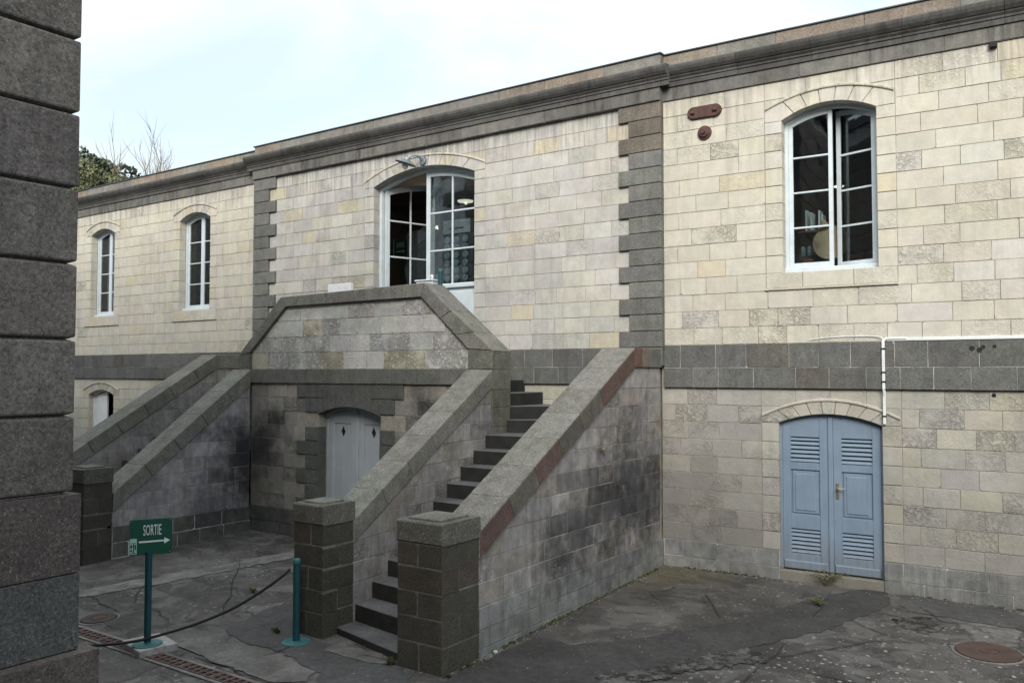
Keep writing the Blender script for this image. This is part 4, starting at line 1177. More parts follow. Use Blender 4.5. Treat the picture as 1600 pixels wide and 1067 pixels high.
# --- steps of the right flight: straight, then turning to climb left along the facade
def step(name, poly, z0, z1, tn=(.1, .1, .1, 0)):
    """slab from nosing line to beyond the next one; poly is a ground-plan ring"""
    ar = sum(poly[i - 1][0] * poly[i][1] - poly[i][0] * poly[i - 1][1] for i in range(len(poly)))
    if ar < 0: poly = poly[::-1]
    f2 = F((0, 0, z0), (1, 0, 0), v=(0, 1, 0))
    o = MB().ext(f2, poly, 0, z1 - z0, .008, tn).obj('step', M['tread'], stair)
    o.data.materials.append(M['riser'])                    # worn clean on top; shade of the upright faces put into their colour
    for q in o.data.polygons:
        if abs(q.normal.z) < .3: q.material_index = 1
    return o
Zs = lambda k_: .088 + .1948 * k_
XIN = lambda y: -7.03 - .0683 * (y - 7.0)
noz = []
for k_ in range(0, 11):
    y = 6.66 + .316 * k_
    sk = .20 * max(0, 1 - k_ / 4.)         # the lowest steps are set askew
    tw = {8: .02, 9: .10, 10: .17}.get(k_, 0)
    xl = -7.03 if k_ < 2 else XIN(y) + .02
    if k_ == 0: xl = -7.02
    noz.append(((xl - .05, y + sk * .55), (-5.72, y - sk + tw)))
noz.append(((-7.19, 10.32), (-5.72, 10.98)))
noz.append(((-7.21, 10.42), (-6.25, 11.42)))
noz.append(((-7.24, 10.44), (-7.27, 11.44)))
for k_ in range(14, 18): noz.append(((-7.616 - .30 * (k_ - 14), 10.42), (-7.616 - .30 * (k_ - 14), 11.44)))
for k_ in range(17):
    (a, b), (c, d) = noz[k_], noz[min(k_ + 1, 17)]
    z1 = Zs(k_)
    if k_ < 11: e = .10; poly = [a, b, (d[0], d[1] + e), (c[0], c[1] + e)]
    elif k_ == 11: poly = [a, b, (-5.72, 11.44), (-6.2, 11.44), (-6.25, 11.42), (-7.21, 10.43)]
    elif k_ == 12: poly = [a, b, (-6.3, 11.44), (-7.35, 11.44), (-7.24, 10.44)]
    else: poly = [a, b, (d[0] - .1, d[1]), (c[0] - .1, c[1])]
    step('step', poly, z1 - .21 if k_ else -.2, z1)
# solid under the stairs so that nothing shows through
b = MB()
b.ext(F((-5.70, 0, 0), (0, 1, 0)), [(7.2, -.3), (10.9, -.3), (10.9, 1.9), (7.2, 0.0)], -1.4, 0)
b.obj('stair_fill', M['tread'], stair)
# landing behind the parapet, and the mirrored upper steps down to the left flight
MB().box(-11.45, -8.50, 10.40, 11.44, 3.22, 3.42, .008).obj('landing_slab', M['tread'], stair)
for i in range(4):
    MB().box(-11.45 - .30 * (i + 1), -11.45 - .30 * i, 10.40, 11.44, 3.0 - .19 * i, 3.21 - .19 * i, .008).obj('step', M['tread'], stair)
for i in range(12):
    y0 = 10.2 - .30 * i
    MB().box(-14.58, -13.08, y0 - .3, y0, 2.1 - .19 * i - .22, 2.1 - .19 * i, .008).obj('step', M['tread'], stair)
MB().box(-14.58, -12.7, 10.2, 11.44, 2.0, 2.25).obj('step', M['tread'], stair)

# --- pale double door under the landing
pd = MB(); frame_head(pd, FD, DO[0], DO[1], .1, DA, .045, -.30, -.185)
pdoor = pd.obj('panelled_door', M['door_pale'], stair)
NB = -.20
def pale_leaf(a, b_):
    s = MB(); zt_ = lambda u: DA(u) - .045
    ws = .10; i0, i1 = a + ws, b_ - ws
    s.ext(FD, [(a, .1), (i0, .1), (i0, zt_(i0)), (a, zt_(a))], NB - .05, NB, .005)
    s.ext(FD, [(i1, .1), (b_, .1), (b_, zt_(b_)), (i1, zt_(i1))], NB - .05, NB, .005)
    for q0, q1 in ((.1, .24), (.42, .52)): s.rect(FD, i0, i1, q0, q1, NB - .049, NB - .001, .003)
    s.ext(FD, [(i0, 2.10), (i1, 2.10), (i1, zt_(i1)), (i0, zt_(i0))], NB - .049, NB - .001, .003)
    s.rect(FD, i0, i1, .24, .42, NB - .04, NB - .026); s.rect(FD, i0 + .05, i1 - .05, .28, .38, NB - .03, NB - .006, .01)
    # upper panel with a diamond opening
    z0_, z1_ = .52, 2.10; uc_ = (i0 + i1) / 2; zc = 1.93; rw, rh = .055, .105
    f0, f1 = NB - .04, NB - .022
    s.ext(FD, [(i0, zc), (uc_ - rw, zc), (uc_, zc + rh), (uc_, z1_), (i0, z1_)], f0, f1)
    s.ext(FD, [(uc_ + rw, zc), (i1, zc), (i1, z1_), (uc_, z1_), (uc_, zc + rh)], f0, f1)
    s.ext(FD, [(i0, z0_), (uc_, z0_), (uc_, zc - rh), (uc_ - rw, zc), (i0, zc)], f0, f1)
    s.ext(FD, [(uc_, z0_), (i1, z0_), (i1, zc), (uc_ + rw, zc), (uc_, zc - rh)], f0, f1)
    for (c0, c1, d0_, d1_) in ((i0, i0 + .02, z0_, z1_), (i1 - .02, i1, z0_, z1_), (i0 + .021, i1 - .021, z0_, z0_ + .03), (i0 + .021, i1 - .021, z1_ - .03, z1_)): s.rect(FD, c0, c1, d0_, d1_, NB - .022, NB - .004, .004)
    s.obj('leaf', M['door_pale'], pdoor)
    MB().rect(FD, uc_ - .09, uc_ + .09, zc - .14, zc + .14, NB - .06, NB - .052).obj('diamond_opening', M['black'], pdoor)
pale_leaf(DO[0] + .046, duc - .032); pale_leaf(duc + .032, DO[1] - .046)
MB().ext(FD, [(duc - .03, .1), (duc + .03, .1), (duc + .03, DA(duc) - .05), (duc - .03, DA(duc) - .05)], NB - .049, NB + .014, .01).obj('astragal', M['door_pale'], pdoor)
b = MB(); b.rect(FD, duc + .045, duc + .085, .60, .78, NB - .001, NB + .006, .002)
b.lathe(FD.p(duc + .065, .74, NB), FD.n, [(.0, 0), (.018, .0), (.012, .02), (.024, .045), (.012, .062), (0, .064)], 12)
b.obj('handle', M['rust'], pdoor)
MB().box(-12.5, -7.8, 10.37, 10.395, -.2, 2.7).obj('stair_fill', M['black'], stair)
b = MB(); b.rect(F((-5.228, 0, 0), (0, 1, 0)), 9.60, 9.63, 1.93, 1.96, 0, .05, .004); b.lathe((-5.19, 9.615, 1.945), (1, 0, 0), [(0, 0), (.03, 0), (.03, .015), (.018, .02), (.018, .035), (0, .035)], 12)
b.obj('pipe_stub', M['brass'], stair)
ss.flush()

# ------------------------------------------------------------------ granite building corner at the left
gran = thing("granite_building", (-9, -3, 0), "dark rusticated granite building corner filling the left edge of the view", "building")
gs = Masonry(gran)
GX = -5.06
FG = F((GX, 0, 0), (0, 1, 0)); FGn = F((0, 2.705, 0), (-1, 0, 0))   # the face towards the yard and the face round the corner
CY = 2.705
GZ = [2.205] + [2.665 + .4575 * i for i in range(0, 16)]
MB().box(-32.0, GX - .05, -14, CY - .05, -.3, 9.9).obj('wall_core', M['granite'], gran)
def corner_block(z0, z1, y0, y1, x0, bev=.045, grow=0., jt=.0):
    """a rusticated block turning the corner: chamfered top and bottom arrises form the V joints"""
    q0, q1 = z0 + jt, z1 - jt
    v, f = [], []
    rings = [(q0, .040), (q0 + .014, .004), (q0 + .024, .0), (q1 - .024, .0), (q1 - .014, .004), (q1, .040)] if bev else [(q0, 0), (q1, 0)]
    for (z, inn) in rings:
        x, yy = GX + grow - inn, y1 + (grow - inn if y1 > 2 else 0)
        v += [Vector((x, y0, z)), Vector((x, yy, z)), Vector((x0, yy, z)), Vector((x0, y0, z))]
    n = len(rings)
    for i in range(n - 1):
        for j in range(4): f.append([4 * i + j, 4 * i + (j + 1) % 4, 4 * i + 4 + (j + 1) % 4, 4 * i + 4 + j])
    f += [[3, 2, 1, 0], [4 * (n - 1) + j for j in range(4)]]
    return v, f
for i in range(len(GZ) - 1):
    y0 = CY - (1.5 if i % 2 else 1.05); x0 = GX - (1.05 if i % 2 else 1.5)
    y = CY; first = True
    while y > -9:
        L = (CY - y0) if first else 1.35
        v, f = corner_block(GZ[i], GZ[i + 1], y - L + .004, y if first else y - .004, x0 if first else GX - .4)
        MB().add(v, f, t_granite()).obj('block', M['granite'], gran)
        y -= L; first = False
    xx = x0
    while xx > -16:
        L = 1.35
        m = MB(); m.rect(FGn, -(xx - .004), -(xx - L + .004), GZ[i] + .02, GZ[i + 1] - .02, -.3, 0, .02, t_granite()); m.obj('block', M['granite'], gran)
        xx -= L
for (z0, z1, gr) in ((1.735, 2.197, .035), (1.283, 1.727, .035), (.9, 1.275, .118), (-.2, .892, .118)):
    y = CY; first = True
    while y > -9:
        L = 1.6 if first else 1.5
        v, f = corner_block(z0, z1, y - L + .003, y if first else y - .003, GX - 1.3 if first else GX - .3, bev=0, grow=gr)
        c = vary((.105, .088, .084) if z1 > 2 or z1 < 1.3 else (.094, .094, .092), .08) + (.1,)
        MB().add(v, f, c).obj('plinth_block', M['granite'], gran)
        y -= L; first = False
    MB().rect(FGn, -(GX - 1.31), 13.9, z0, z1, -.2, gr, .004, t_granite()).obj('plinth_block', M['granite'], gran)
MB().box(-32.2, GX + .1, -14.2, CY + .1, 9.91, 10.15, .02).obj('roof', M['slate'], gran)

# buildings that close the yard behind the camera
opp = thing("yard_building", (4, -5, 0), "plain rendered building closing the yard behind the viewpoint", "building")
b = MB(); b.box(-4.9, 18, -15, -5, -.3, 10.6); b.obj('wall', M['render'], opp)
b = MB(); b.ext(F((-5.1, 0, 0), (0, 1, 0)), [(-15.3, 10.61), (-4.7, 10.61), (-10, 13.2)], 0, 23.2); b.obj('roof', M['slate'], opp)
FO = F((0, -5, 0), (-1, 0, 0))
for x in (-14, -11, -8, -5, -2, 1):
    for z in (1.2, 5.0):
        fo = MB().rect(FO, x, x + 1.1, z, z + 1.9, -.02, .03, .01).obj('window', M['win_paint'], opp)
        MB().rect(FO, x + .1, x + 1.0, z + .1, z + 1.8, .031, .036).obj('pane', M['black'], fo)

# ------------------------------------------------------------------ sign, posts, rope
def text_mesh(name, body, fr, u, v, size, sx, mat, parent, n, depth=.0015, size_w=None):
    cu = bpy.data.curves.new(name, 'FONT'); cu.body = body; cu.size = size; cu.extrude = depth; cu.align_x = 'CENTER'; cu.resolution_u = 3
    tmp = bpy.data.objects.new(name, cu); COL.objects.link(tmp)
    dg = bpy.context.evaluated_depsgraph_get()
    me = bpy.data.meshes.new_from_object(tmp.evaluated_get(dg))
    bpy.data.objects.remove(tmp)
    zmax = max(q.co.y for q in me.vertices); zmin = min(q.co.y for q in me.vertices)
    if size_w:
        xm = max(abs(q.co.x) for q in me.vertices) * 2; sx = size_w / xm; sy = size / (zmax - zmin)
    else: sy = 1
    for q in me.vertices:
        p_ = fr.p(u + q.co.x * sx, v + (q.co.y - zmin) * sy, n + q.co.z) - wloc(parent)
        q.co = p_
    me.materials.clear(); me.materials.append(mat)
    o = bpy.data.objects.new(name, me); COL.objects.link(o); o.parent = parent
    return o, zmax - zmin
SGN = Vector((-8.40, 5.32, 0)); gzs = gz(-8.4, 5.32)
FB = F((-8.37, 5.29, 0), (.985, .175, 0)); 
blk = MB()
fb = F((-8.385, 5.35, gzs), (math.cos(R(-12)), math.sin(R(-12)), 0))
blk.rect(fb, -.255, .255, -.02, .072, -.20, .20, .010)
blk = tag(blk.obj('paving_block', M['concrete_block']), "squat concrete block lying under the teal foot of the exit sign", "block")
sg = thing("exit_sign", (-8.335, 5.29, gzs + .072), "green exit sign board with white arrow on a teal pole", "sign")
z0 = gzs + .073
MB().lathe((-8.335, 5.29, z0), (0, 0, 1), [(0, 0), (.152, 0), (.152, .008), (.146, .012), (.05, .014), (.036, .02), (.036, .03), (0, .03)], 32).obj('base_plate', M['teal_base'], sg)
MB().lathe((-8.335, 5.29, z0), (0, 0, 1), [(0, .02), (.036, .02), (.036, .97), (0, .97)], 20).obj('pole', M['teal'], sg, smooth=True)
b = MB()
for a in range(4): b.lathe((-8.335 + .11 * math.cos(a * 1.57 + .5), 5.29 + .11 * math.sin(a * 1.57 + .5), z0 + .011), (0, 0, 1), [(0, 0), (.012, 0), (.012, .008), (0, .008)], 6)
b.obj('bolt', M['steel'], sg)
FS = F((-8.388, 5.305, 0), (math.cos(R(60)), math.sin(R(60)), 0)); FS.o += FS.n * .04
def rrect(a, b_, c, d, r, n=4):
    o = []
    for (cx, cy, t0) in ((b_ - r, c + r, -90), (b_ - r, d - r, 0), (a + r, d - r, 90), (a + r, c + r, 180)):
        for i in range(n + 1):
            t = R(t0 + 90 * i / n); o.append((cx + r * math.cos(t), cy + r * math.sin(t)))
    return o
SZ0, SZ1, SU0, SU1 = .985, 1.362, -.178, .243
b = MB(); b.ext(FS, rrect(SU0, SU1, SZ0, SZ1, .018), -.006, .006, .001); board = b.obj('board', M['green'], sg)
text_mesh('lettering', 'SORTIE', FS, .045, 1.19, .112, .62, M['sign_white'], board, .008, size_w=.178)
b = MB(); zc = 1.125
b.ext(FS, [(-.085, zc - .009), (.165, zc - .009), (.165, zc - .033), (.222, zc), (.165, zc + .033), (.165, zc + .009), (-.085, zc + .009)], .0062, .0085)
b.obj('arrow', M['sign_white'], board)
b = MB(); b.rect(FS, -.174, -.105, 1.0, 1.165, .0062, .0078); b.obj('sticker', M['sign_pale'], board)
b = MB()
for (a0, a1, c0, c1) in ((-.165, -.115, 1.01, 1.018), (-.168, -.148, 1.03, 1.05), (-.14, -.13, 1.02, 1.12), (-.155, -.12, 1.085, 1.092), (-.125, -.112, 1.05, 1.10), (-.168, -.15, 1.065, 1.10), (-.165, -.112, 1.115, 1.12)): b.rect(FS, a0, a1, c0, c1, .0079, .009)
b.obj('sticker_drawing', M['green'], board)
b = MB()
for (a, c) in ((SU0 + .02, SZ0 + .02), (SU1 - .02, SZ0 + .02), (SU0 + .02, SZ1 - .02), (SU1 - .02, SZ1 - .02)): b.lathe(FS.p(a, c, .006), FS.n, [(0, 0), (.006, 0), (.005, .003), (0, .003)], 8)
b.obj('screw', M['steel'], board)

def bollard(x, y, z, h, label):
    t = thing("barrier_post", (x, y, z), label, "post", "teal barrier posts")
    MB().lathe((x, y, z + .002), (0, 0, 1), [(0, 0), (.155, 0), (.155, .008), (.148, .013), (.05, .015), (.036, .02), (.036, .03), (0, .03)], 32).obj('base_plate', M['teal_base'], t)
    MB().lathe((x, y, z), (0, 0, 1), [(0, .02), (.038, .02), (.038, h - .045), (0, h - .045)], 20).obj('pole', M['teal'], t, smooth=True)
    MB().lathe((x, y, z), (0, 0, 1), [(0, h - .046), (.041, h - .046), (.041, h - .012), (.034, h), (0, h)], 20).obj('post_cap', M['teal_base'], t)
    m = MB(); m.tube([(x - .036, y - .02, z + h - .10), (x - .06, y - .034, z + h - .10), (x - .066, y - .036, z + h - .12), (x - .058, y - .032, z + h - .14), (x - .034, y - .02, z + h - .14)], .005, 6); m.obj('hook', M['steel'], t)
    return t
bp = bollard(-7.20, 6.33, gz(-7.2, 6.33), .90, "teal barrier post holding the rope beside the left stair pier")
bollard(-9.033, 11.0, 3.42, 1.25, "second teal post standing on the landing in front of the glazed door")
# the rope from the post, sagging past the sign to a point behind the granite corner
pts = [(-7.266, 6.295, .785), (-7.33, 6.22, .70), (-7.5, 6.08, .545), (-7.72, 5.88, .375), (-7.98, 5.63, .235), (-8.20, 5.37, .150), (-8.35, 5.20, .105), (-8.55, 5.03, .075), (-8.85, 4.83, .06), (-9.3, 4.5, .10), (-10.0, 3.9, .35), (-10.6, 3.4, .75)]
def smooth_pts(P, n=5):
    P = [Vector(q) for q in P]; o = []
    for i in range(len(P) - 1):
        p0, p1, p2, p3 = P[max(0, i - 1)], P[i], P[i + 1], P[min(len(P) - 1, i + 2)]
        for j in range(n):
            t = j / n
            o.append(.5 * ((2 * p1) + (p2 - p0) * t + (2 * p0 - 5 * p1 + 4 * p2 - p3) * t * t + (3 * p1 - p0 - 3 * p2 + p3) * t ** 3))
    return o + [P[-1]]
rp = tag(MB().tube(smooth_pts(pts), .0155, 8).obj('barrier_rope', M['rope'], smooth=True), "black barrier rope sagging from the teal post past the exit sign", "rope")
MB().tube([pts[0], (-7.31, 6.245, .728)], [.012, .014], 8).obj('snap_hook', M['steel'], rp)
bollard(-10.62, 3.38, gz(-10.6, 3.4), .90, "third teal barrier post behind the granite corner")

# ------------------------------------------------------------------ drain channel and covers
GY = 5.24; gzz = gz(-8, GY)
gut = thing("drain_channel", (-8.4, GY, gzz), "rusty slotted drain channel crossing the yard under the sign", "drain")
MB().box(-12.6, -5.6, GY - .085, GY + .085, gzz - .2, gzz + .004).obj('channel', M['black'], gut)
x = -12.6
while x < -5.7:
    m = MB(); L = .5
    for yy in (GY - .08, GY - .008, GY + .066): m.box(x + .003, x + L - .003, yy, yy + .014, gzz - .01, gzz + .016)
    n = 5
    for i in range(n + 1):
        xx = x + .003 + (L - .006 - .03) * i / n
        m.box(xx, xx + .03, GY - .0655, GY - .0085, gzz - .01, gzz + .0158); m.box(xx, xx + .03, GY + .0065, GY + .0655, gzz - .01, gzz + .0158)
    m.obj('grate', M['drain'], gut); x += L
m = MB(); m.box(-12.6, -5.6, GY - .125, GY - .084, gzz - .1, gzz + .010, .003); m.box(-12.6, -5.6, GY + .084, GY + .125, gzz - .1, gzz + .010, .003); m.obj('channel_edge', M['strip'], gut)
def cover(x, y, r, label, mat):
    z = gz(x, y) + .008
    t = thing("manhole_cover", (x, y, z), label, "manhole cover", "manhole covers in the yard")
    tilt = math.atan(.0262); ax = Vector((0, -math.sin(tilt), math.cos(tilt)))
    MB().lathe((x, y, z), ax, [(r + .035, -.06), (r + .035, .0), (r + .008, .002), (r + .008, -.06)], 48).obj('collar', M['strip'], t)
    m = MB(); m.lathe((x, y, z), ax, [(r, -.03), (r, .010), (r - .015, .014), (.105, .015), (.10, .009), (.088, .009), (.082, .013), (.03, .013), (.026, .008), (0, .008)], 48)
    m.obj('lid', mat, t)
    MB().lathe((x, y, z + .0135), ax, [(.08, 0), (.08, .003), (0, .003)], 24).obj('boss', M['rust'], t)
    return t
cover(-.935, 9.87, .30, "round rusty manhole cover in the worn paving at the lower right", M['rust_lid'])
cover(-9.86, 5.62, .20, "dull brown manhole cover half hidden by the granite corner", M['dull_lid'])

# ------------------------------------------------------------------ fittings on the facade
def FWp(u, v, n=0): return FW.p(u, v, n)
m = MB(); a = []
for i in range(9): t = R(90 + 180 * i / 8); a.append((.52 + .09 * math.cos(t), 6.69 + .09 * math.sin(t)))
for i in range(9): t = R(-90 + 180 * i / 8); a.append((.85 + .09 * math.cos(t), 6.69 + .09 * math.sin(t)))
m.ext(FW, a, .002, .05, .012)
an = tag(m.obj('anchor_plate', M['rust']), "long rounded rusty iron anchor plate bolted high on the right wing", "anchor plate")
for u in (.52, .85):
    mm = MB(); mm.rect(FW, u - .03, u + .03, 6.67, 6.71, .05, .085, .008); mm.obj('nut', M['rust'], an)
m = MB(); m.lathe(FWp(.682, 6.385, .002), FW.n, [(0, 0), (.105, 0), (.10, .03), (.07, .036), (.07, .06), (.062, .066), (0, .066)], 28)
an2 = tag(m.obj('anchor_boss', M['rust']), "round rusty iron boss fixed below the long anchor plate", "anchor plate")
MB().lathe(FWp(.682, 6.385, .066), FW.n, [(.03, 0), (.03, .03), (0, .03)], 6).obj('nut', M['rust'], an2)

tr = thing("cable_trunking", FWp(3.03, 3.3), "white plastic cable trunking running along the dark band and down beside the louvred door", "cable trunking")
MB().rect(FW, 3.06, WEND, 3.328, 3.370, .008, .045, .006).obj('horizontal_run', M['plastic'], tr)
MB().rect(FW, 3.015, 3.05, 2.715, 3.33, .058, .085, .005).obj('vertical_run', M['plastic'], tr)
MB().rect(FW, 3.015, 3.05, 2.27, 2.70, .036, .062, .005).obj('vertical_run', M['plastic'], tr)
MB().tube(smooth_pts([FWp(3.03, 2.73, .075), FWp(3.032, 2.68, .066), FWp(3.032, 2.62, .05)]), .014, 8).obj('cable_elbow', M['plastic'], tr)
for z in (3.22, 2.92, 2.80, 2.36): MB().rect(FW, 3.008, 3.057, z, z + .022, .03, .09 if z > 2.7 else .066, .003).obj('clip', M['black'], tr)
MB().tube(smooth_pts([FWp(3.03, 3.31, .07), FWp(3.05, 3.35, .06), FWp(3.10, 3.362, .045), FWp(3.3, 3.36, .04)]), .016, 8).obj('cable_elbow', M['plastic'], tr)
MB().tube(smooth_pts([FWp(3.03, 3.32, .07), FWp(3.0, 3.385, .04), FWp(2.8, 3.40, .02), FWp(2.4, 3.395, .018), FWp(2.1, 3.365, .016)]), .006, 6).obj('thin_cable', M['plastic'], tr)
for (u, v, r) in ((4.03, 3.225, .03), (4.11, 3.205, .03), (4.15, 3.24, .022), (4.27, 3.245, .02)):
    m = MB(); m.lathe(FWp(u, v, .056), FW.n, [(0, 0), (r, 0), (r, .004), (r * .6, .004), (0, .0025)], 14); m.obj('wall_hole', M['black'], bld)
m = MB(); m.lathe(FWp(4.25, 2.655, .009), FW.n, [(0, 0), (.025, 0), (.025, .004), (0, .003)], 12); m.obj('wall_hole', M['black'], bld)
m = MB(); m.rect(FW, 4.28, 4.36, 6.87, 6.938, .005, .07, .006); m.obj('iron_stub', M['black'], bld)

lp = thing("wall_lamp", (-9.80, 11.45, 6.72), "grey metal wall lamp with a tilted dish shade over the glazed door", "wall lamp")
MB().lathe((-9.79, 11.445, 6.70), (0, -1, 0), [(0, 0), (.07, 0), (.07, .04), (.04, .05), (0, .05)], 20).obj('back_plate', M['galv'], lp)
MB().tube(smooth_pts([(-9.79, 11.40, 6.70), (-9.80, 11.30, 6.76), (-9.86, 11.22, 6.76), (-9.93, 11.18, 6.70)]), .018, 8).obj('arm', M['galv'], lp)
axl = Vector((.28, .10, .95)).normalized()
MB().lathe((-9.965, 11.16, 6.62), axl, [(.19, .0), (.195, .006), (.185, .014), (.10, .055), (.055, .085), (.05, .11), (0, .115), (0, .10), (.045, .075), (.10, .045), (.183, 0)], 32).obj('shade', M['galv'], lp, smooth=True)
MB().lathe((-9.97, 11.158, 6.60), -axl, [(0, -.06), (.035, -.06), (.04, -.02), (.055, .01), (.058, .035), (.045, .062), (0, .075)], 20).obj('bulb', M['bird'], lp, smooth=True)
MB().tube([(-9.70, 11.40, 6.755), (-9.92, 11.2, 6.80)], .008, 6).obj('stay', M['galv'], lp)

# pale items seen over the parapet
m = MB(); m.box(-11.27, -10.70, 10.56, 10.62, 3.42, 4.50, .006)
tag(m.obj('notice_board', M['white_paint']), "small white board just showing above the level parapet coping", "board")
bx = thing("door_stand", (-9.28, 10.95, 3.42), "low white stand with a round knob showing over the parapet before the glazed door", "stand")
MB().box(-9.47, -9.10, 10.88, 11.06, 3.42, 4.47, .006).obj('body', M['win_paint'], bx)
MB().box(-9.49, -9.08, 10.86, 11.08, 4.471, 4.495, .006).obj('top', M['white_paint'], bx)
MB().lathe((-9.17, 10.95, 4.496), (0, 0, 1), [(0, 0), (.02, 0), (.014, .02), (.03, .045), (.03, .06), (.018, .08), (0, .085)], 16).obj('knob', M['white_paint'], bx, smooth=True)

# ------------------------------------------------------------------ things behind the glass
hl = thing("ceiling_lamp", (-10.05, 13.0, 6.28), "lit round hanging lamp seen through the upper right panes of the glazed door", "lamp")
MB().lathe((-10.05, 13.0, 6.26), (0, 0, 1), [(0, 0), (.15, 0), (.155, .02), (0, .021)], 32).obj('diffuser', M['lit'], hl)
MB().lathe((-10.05, 13.0, 6.285), (0, 0, 1), [(.165, 0), (.15, .03), (.08, .06), (0, .065)], 32).obj('shade', M['galv'], hl)
MB().tube([(-10.05, 13, 6.35), (-10.05, 13, 7.0)], .01, 6).obj('cord', M['black'], hl)
def lamp_light(name, loc, watts, parent):
    l = bpy.data.lights.new(name, 'POINT'); l.energy = watts; l.color = (1, .86, .66); l.shadow_soft_size = .012
    o = bpy.data.objects.new(name, l); COL.objects.link(o); o.parent = parent; o.location = Vector(loc) - wloc(parent)
lamp_light("lamp_light", (-10.05, 13.0, 6.235), 9, hl)
s1 = thing("spot_lamp", (-11.6, 14.0, 6.3), "small glowing spot lamp seen through the open left leaf", "lamp")
MB().lathe((-11.75, 14.2, 6.10), (.5, -.8, -.2), [(0, 0), (.04, 0), (.045, .01), (0, .012)], 16).obj('bulb', M['lit'], s1)
MB().tube([(-11.75, 14.22, 6.12), (-11.75, 14.22, 6.9)], .015, 6).obj('stem', M['black'], s1)
rk = thing("display_rack", (-9.98, 12.6, 3.46), "tall display rack of round pale tins behind the right door leaf", "display rack")
MB().box(-10.42, -9.58, 12.62, 12.68, 3.46, 5.86, .006).obj('back_panel', M['lead'], rk)
MB().box(-10.28, -9.62, 12.595, 12.61, 5.58, 5.84).obj('header', M['paper'], rk)
text_mesh('header_lettering', 'MAGNETS', F((-9.95, 12.594, 0), (1, 0, 0)), 0, 5.66, .11, 1.0, M['black'], rk, .001) if False else None
MB().box(-10.12, -9.78, 12.5935, 12.5945, 5.66, 5.69).obj('header_line', M['lead'], rk)
first = None
for r in range(14):
    for c in range(3):
        q = (-10.17 + .22 * c, 12.60, 5.46 - .148 * r)
        if first is None:
            first = MB().lathe(q, (0, -1, 0), [(.066, 0), (.066, .02), (.055, .026), (0, .026)], 18).obj('tin', M['tin'], rk); base_loc = first.location.copy(); q0 = q
        else:
            o = first.copy(); COL.objects.link(o); o.parent = rk; o.location = base_loc + (Vector(q) - Vector(q0))
es = thing("indoor_exit_sign", (-11.55, 12.8, 5.3), "small green exit sign with white arrow hanging inside the open door leaf", "sign")
FI = F((-11.55, 12.8, 0), (1, .18, 0))
b1 = MB().rect(FI, -.15, .15, 5.30, 5.62, -.01, .01, .003).obj('board', M['green'], es)
text_mesh('lettering', 'SORTIE', FI, 0, 5.47, .09, .75, M['sign_white'], b1, .012, size_w=.18)
MB().ext(FI, [(-.10, 5.375), (.05, 5.375), (.05, 5.35), (.11, 5.385), (.05, 5.42), (.05, 5.395), (-.10, 5.395)], .0105, .012).obj('arrow', M['sign_white'], b1)
MB().rect(FI, -.17, -.152, 5.28, 5.64, -.012, .012).obj('border', M['sign_pale'], b1)
cl = thing("scalloped_screen", (-11.5, 13.3, 3.46), "pale scalloped screen standing inside behind the open door leaf", "screen")
FS2 = F((-11.45, 13.2, 0), (1, .1, 0))
e = [(-.28, 3.47), (.28, 3.47)] + [(.28 + .03 * math.sin(i * 1.9), 3.5 + 2.3 * i / 16) for i in range(17)] + [(.1, 5.86), (-.1, 5.86)] + [(-.28 - .03 * math.sin(i * 1.9), 3.5 + 2.3 * i / 16) for i in range(16, -1, -1)]
MB().ext(FS2, e, -.02, .02).obj('panel', M['door_pale'], cl)
lamp_light('lamp_light', (-11.735, 14.17, 6.075), 7, s1)
# right window
def FWin(u, v, d): return FW.p(u, v, -d)
dsc = thing("wooden_disc", FWin(2.25, 4.35, .6), "round beige disc leaning inside the right wing window", "disc")
axd = (FW.n + Vector((0, 0, .2))).normalized()
MB().lathe(FWin(2.28, 4.74, .60), axd, [(0, 0), (.24, 0), (.25, .01), (.24, .02), (.045, .022), (.04, .012), (0, .012)], 36).obj('disc', M['beige'], dsc)
MB().tube([FWin(2.20, 4.95, .62), FWin(2.17, 5.08, .64)], [.09, .015], 12).obj('neck', M['beige'], dsc)
wl = thing("pendant_lamp", FWin(2.22, 5.75, 1.5), "small lit pendant lamp glowing deep inside the right wing window", "lamp")
MB().lathe(FWin(2.22, 5.70, 1.5), (0, 0, 1), [(0, 0), (.07, 0), (.075, .012), (0, .013)], 20).obj('diffuser', M['lit'], wl)
MB().lathe(FWin(2.22, 5.714, 1.5), (0, 0, 1), [(.09, 0), (.05, .08), (.02, .09), (0, .09)], 20).obj('shade', M['galv'], wl)
MB().tube([FWin(2.22, 5.80, 1.5), FWin(2.22, 7.0, 1.5)], .008, 6).obj('cord', M['black'], wl)
lamp_light('lamp_light', FWin(2.22, 5.685, 1.5), 4, wl)
ks = thing("window_table", FWin(2.37, 3.55, .8), "dark table inside below the right wing window", "table")
MB().rect(FW, 1.7, 3.1, 4.30, 4.34, -1.1, -.45).obj('top', M['wood'], ks)
for u in (1.75, 3.0):
    for d in (-1.05, -.5): MB().rect(FW, u, u + .05, 3.56, 4.299, d, d + .05).obj('leg', M['wood'], ks)
for i, (u, h_) in enumerate(((1.90, .30), (1.97, .26), (2.08, .28), (2.12, .22))):
    MB().rect(FW, u, u + .025, 4.96, 4.96 + h_, -.95, -.75).obj('card', M['paper'])
    o = COL.objects[-1] if False else bpy.context.scene.objects[-1]
sh = thing("glass_shelf", FWin(2.0, 4.9, .9), "small shelf of cards and jars inside the right wing window", "shelf")
MB().rect(FW, 1.8, 2.25, 4.93, 4.955, -1.0, -.7).obj('board', M['wood'], sh)
MB().rect(FW, 1.8, 2.25, 4.345, 4.6, -1.0, -.75).obj('body', M['lead'], sh)
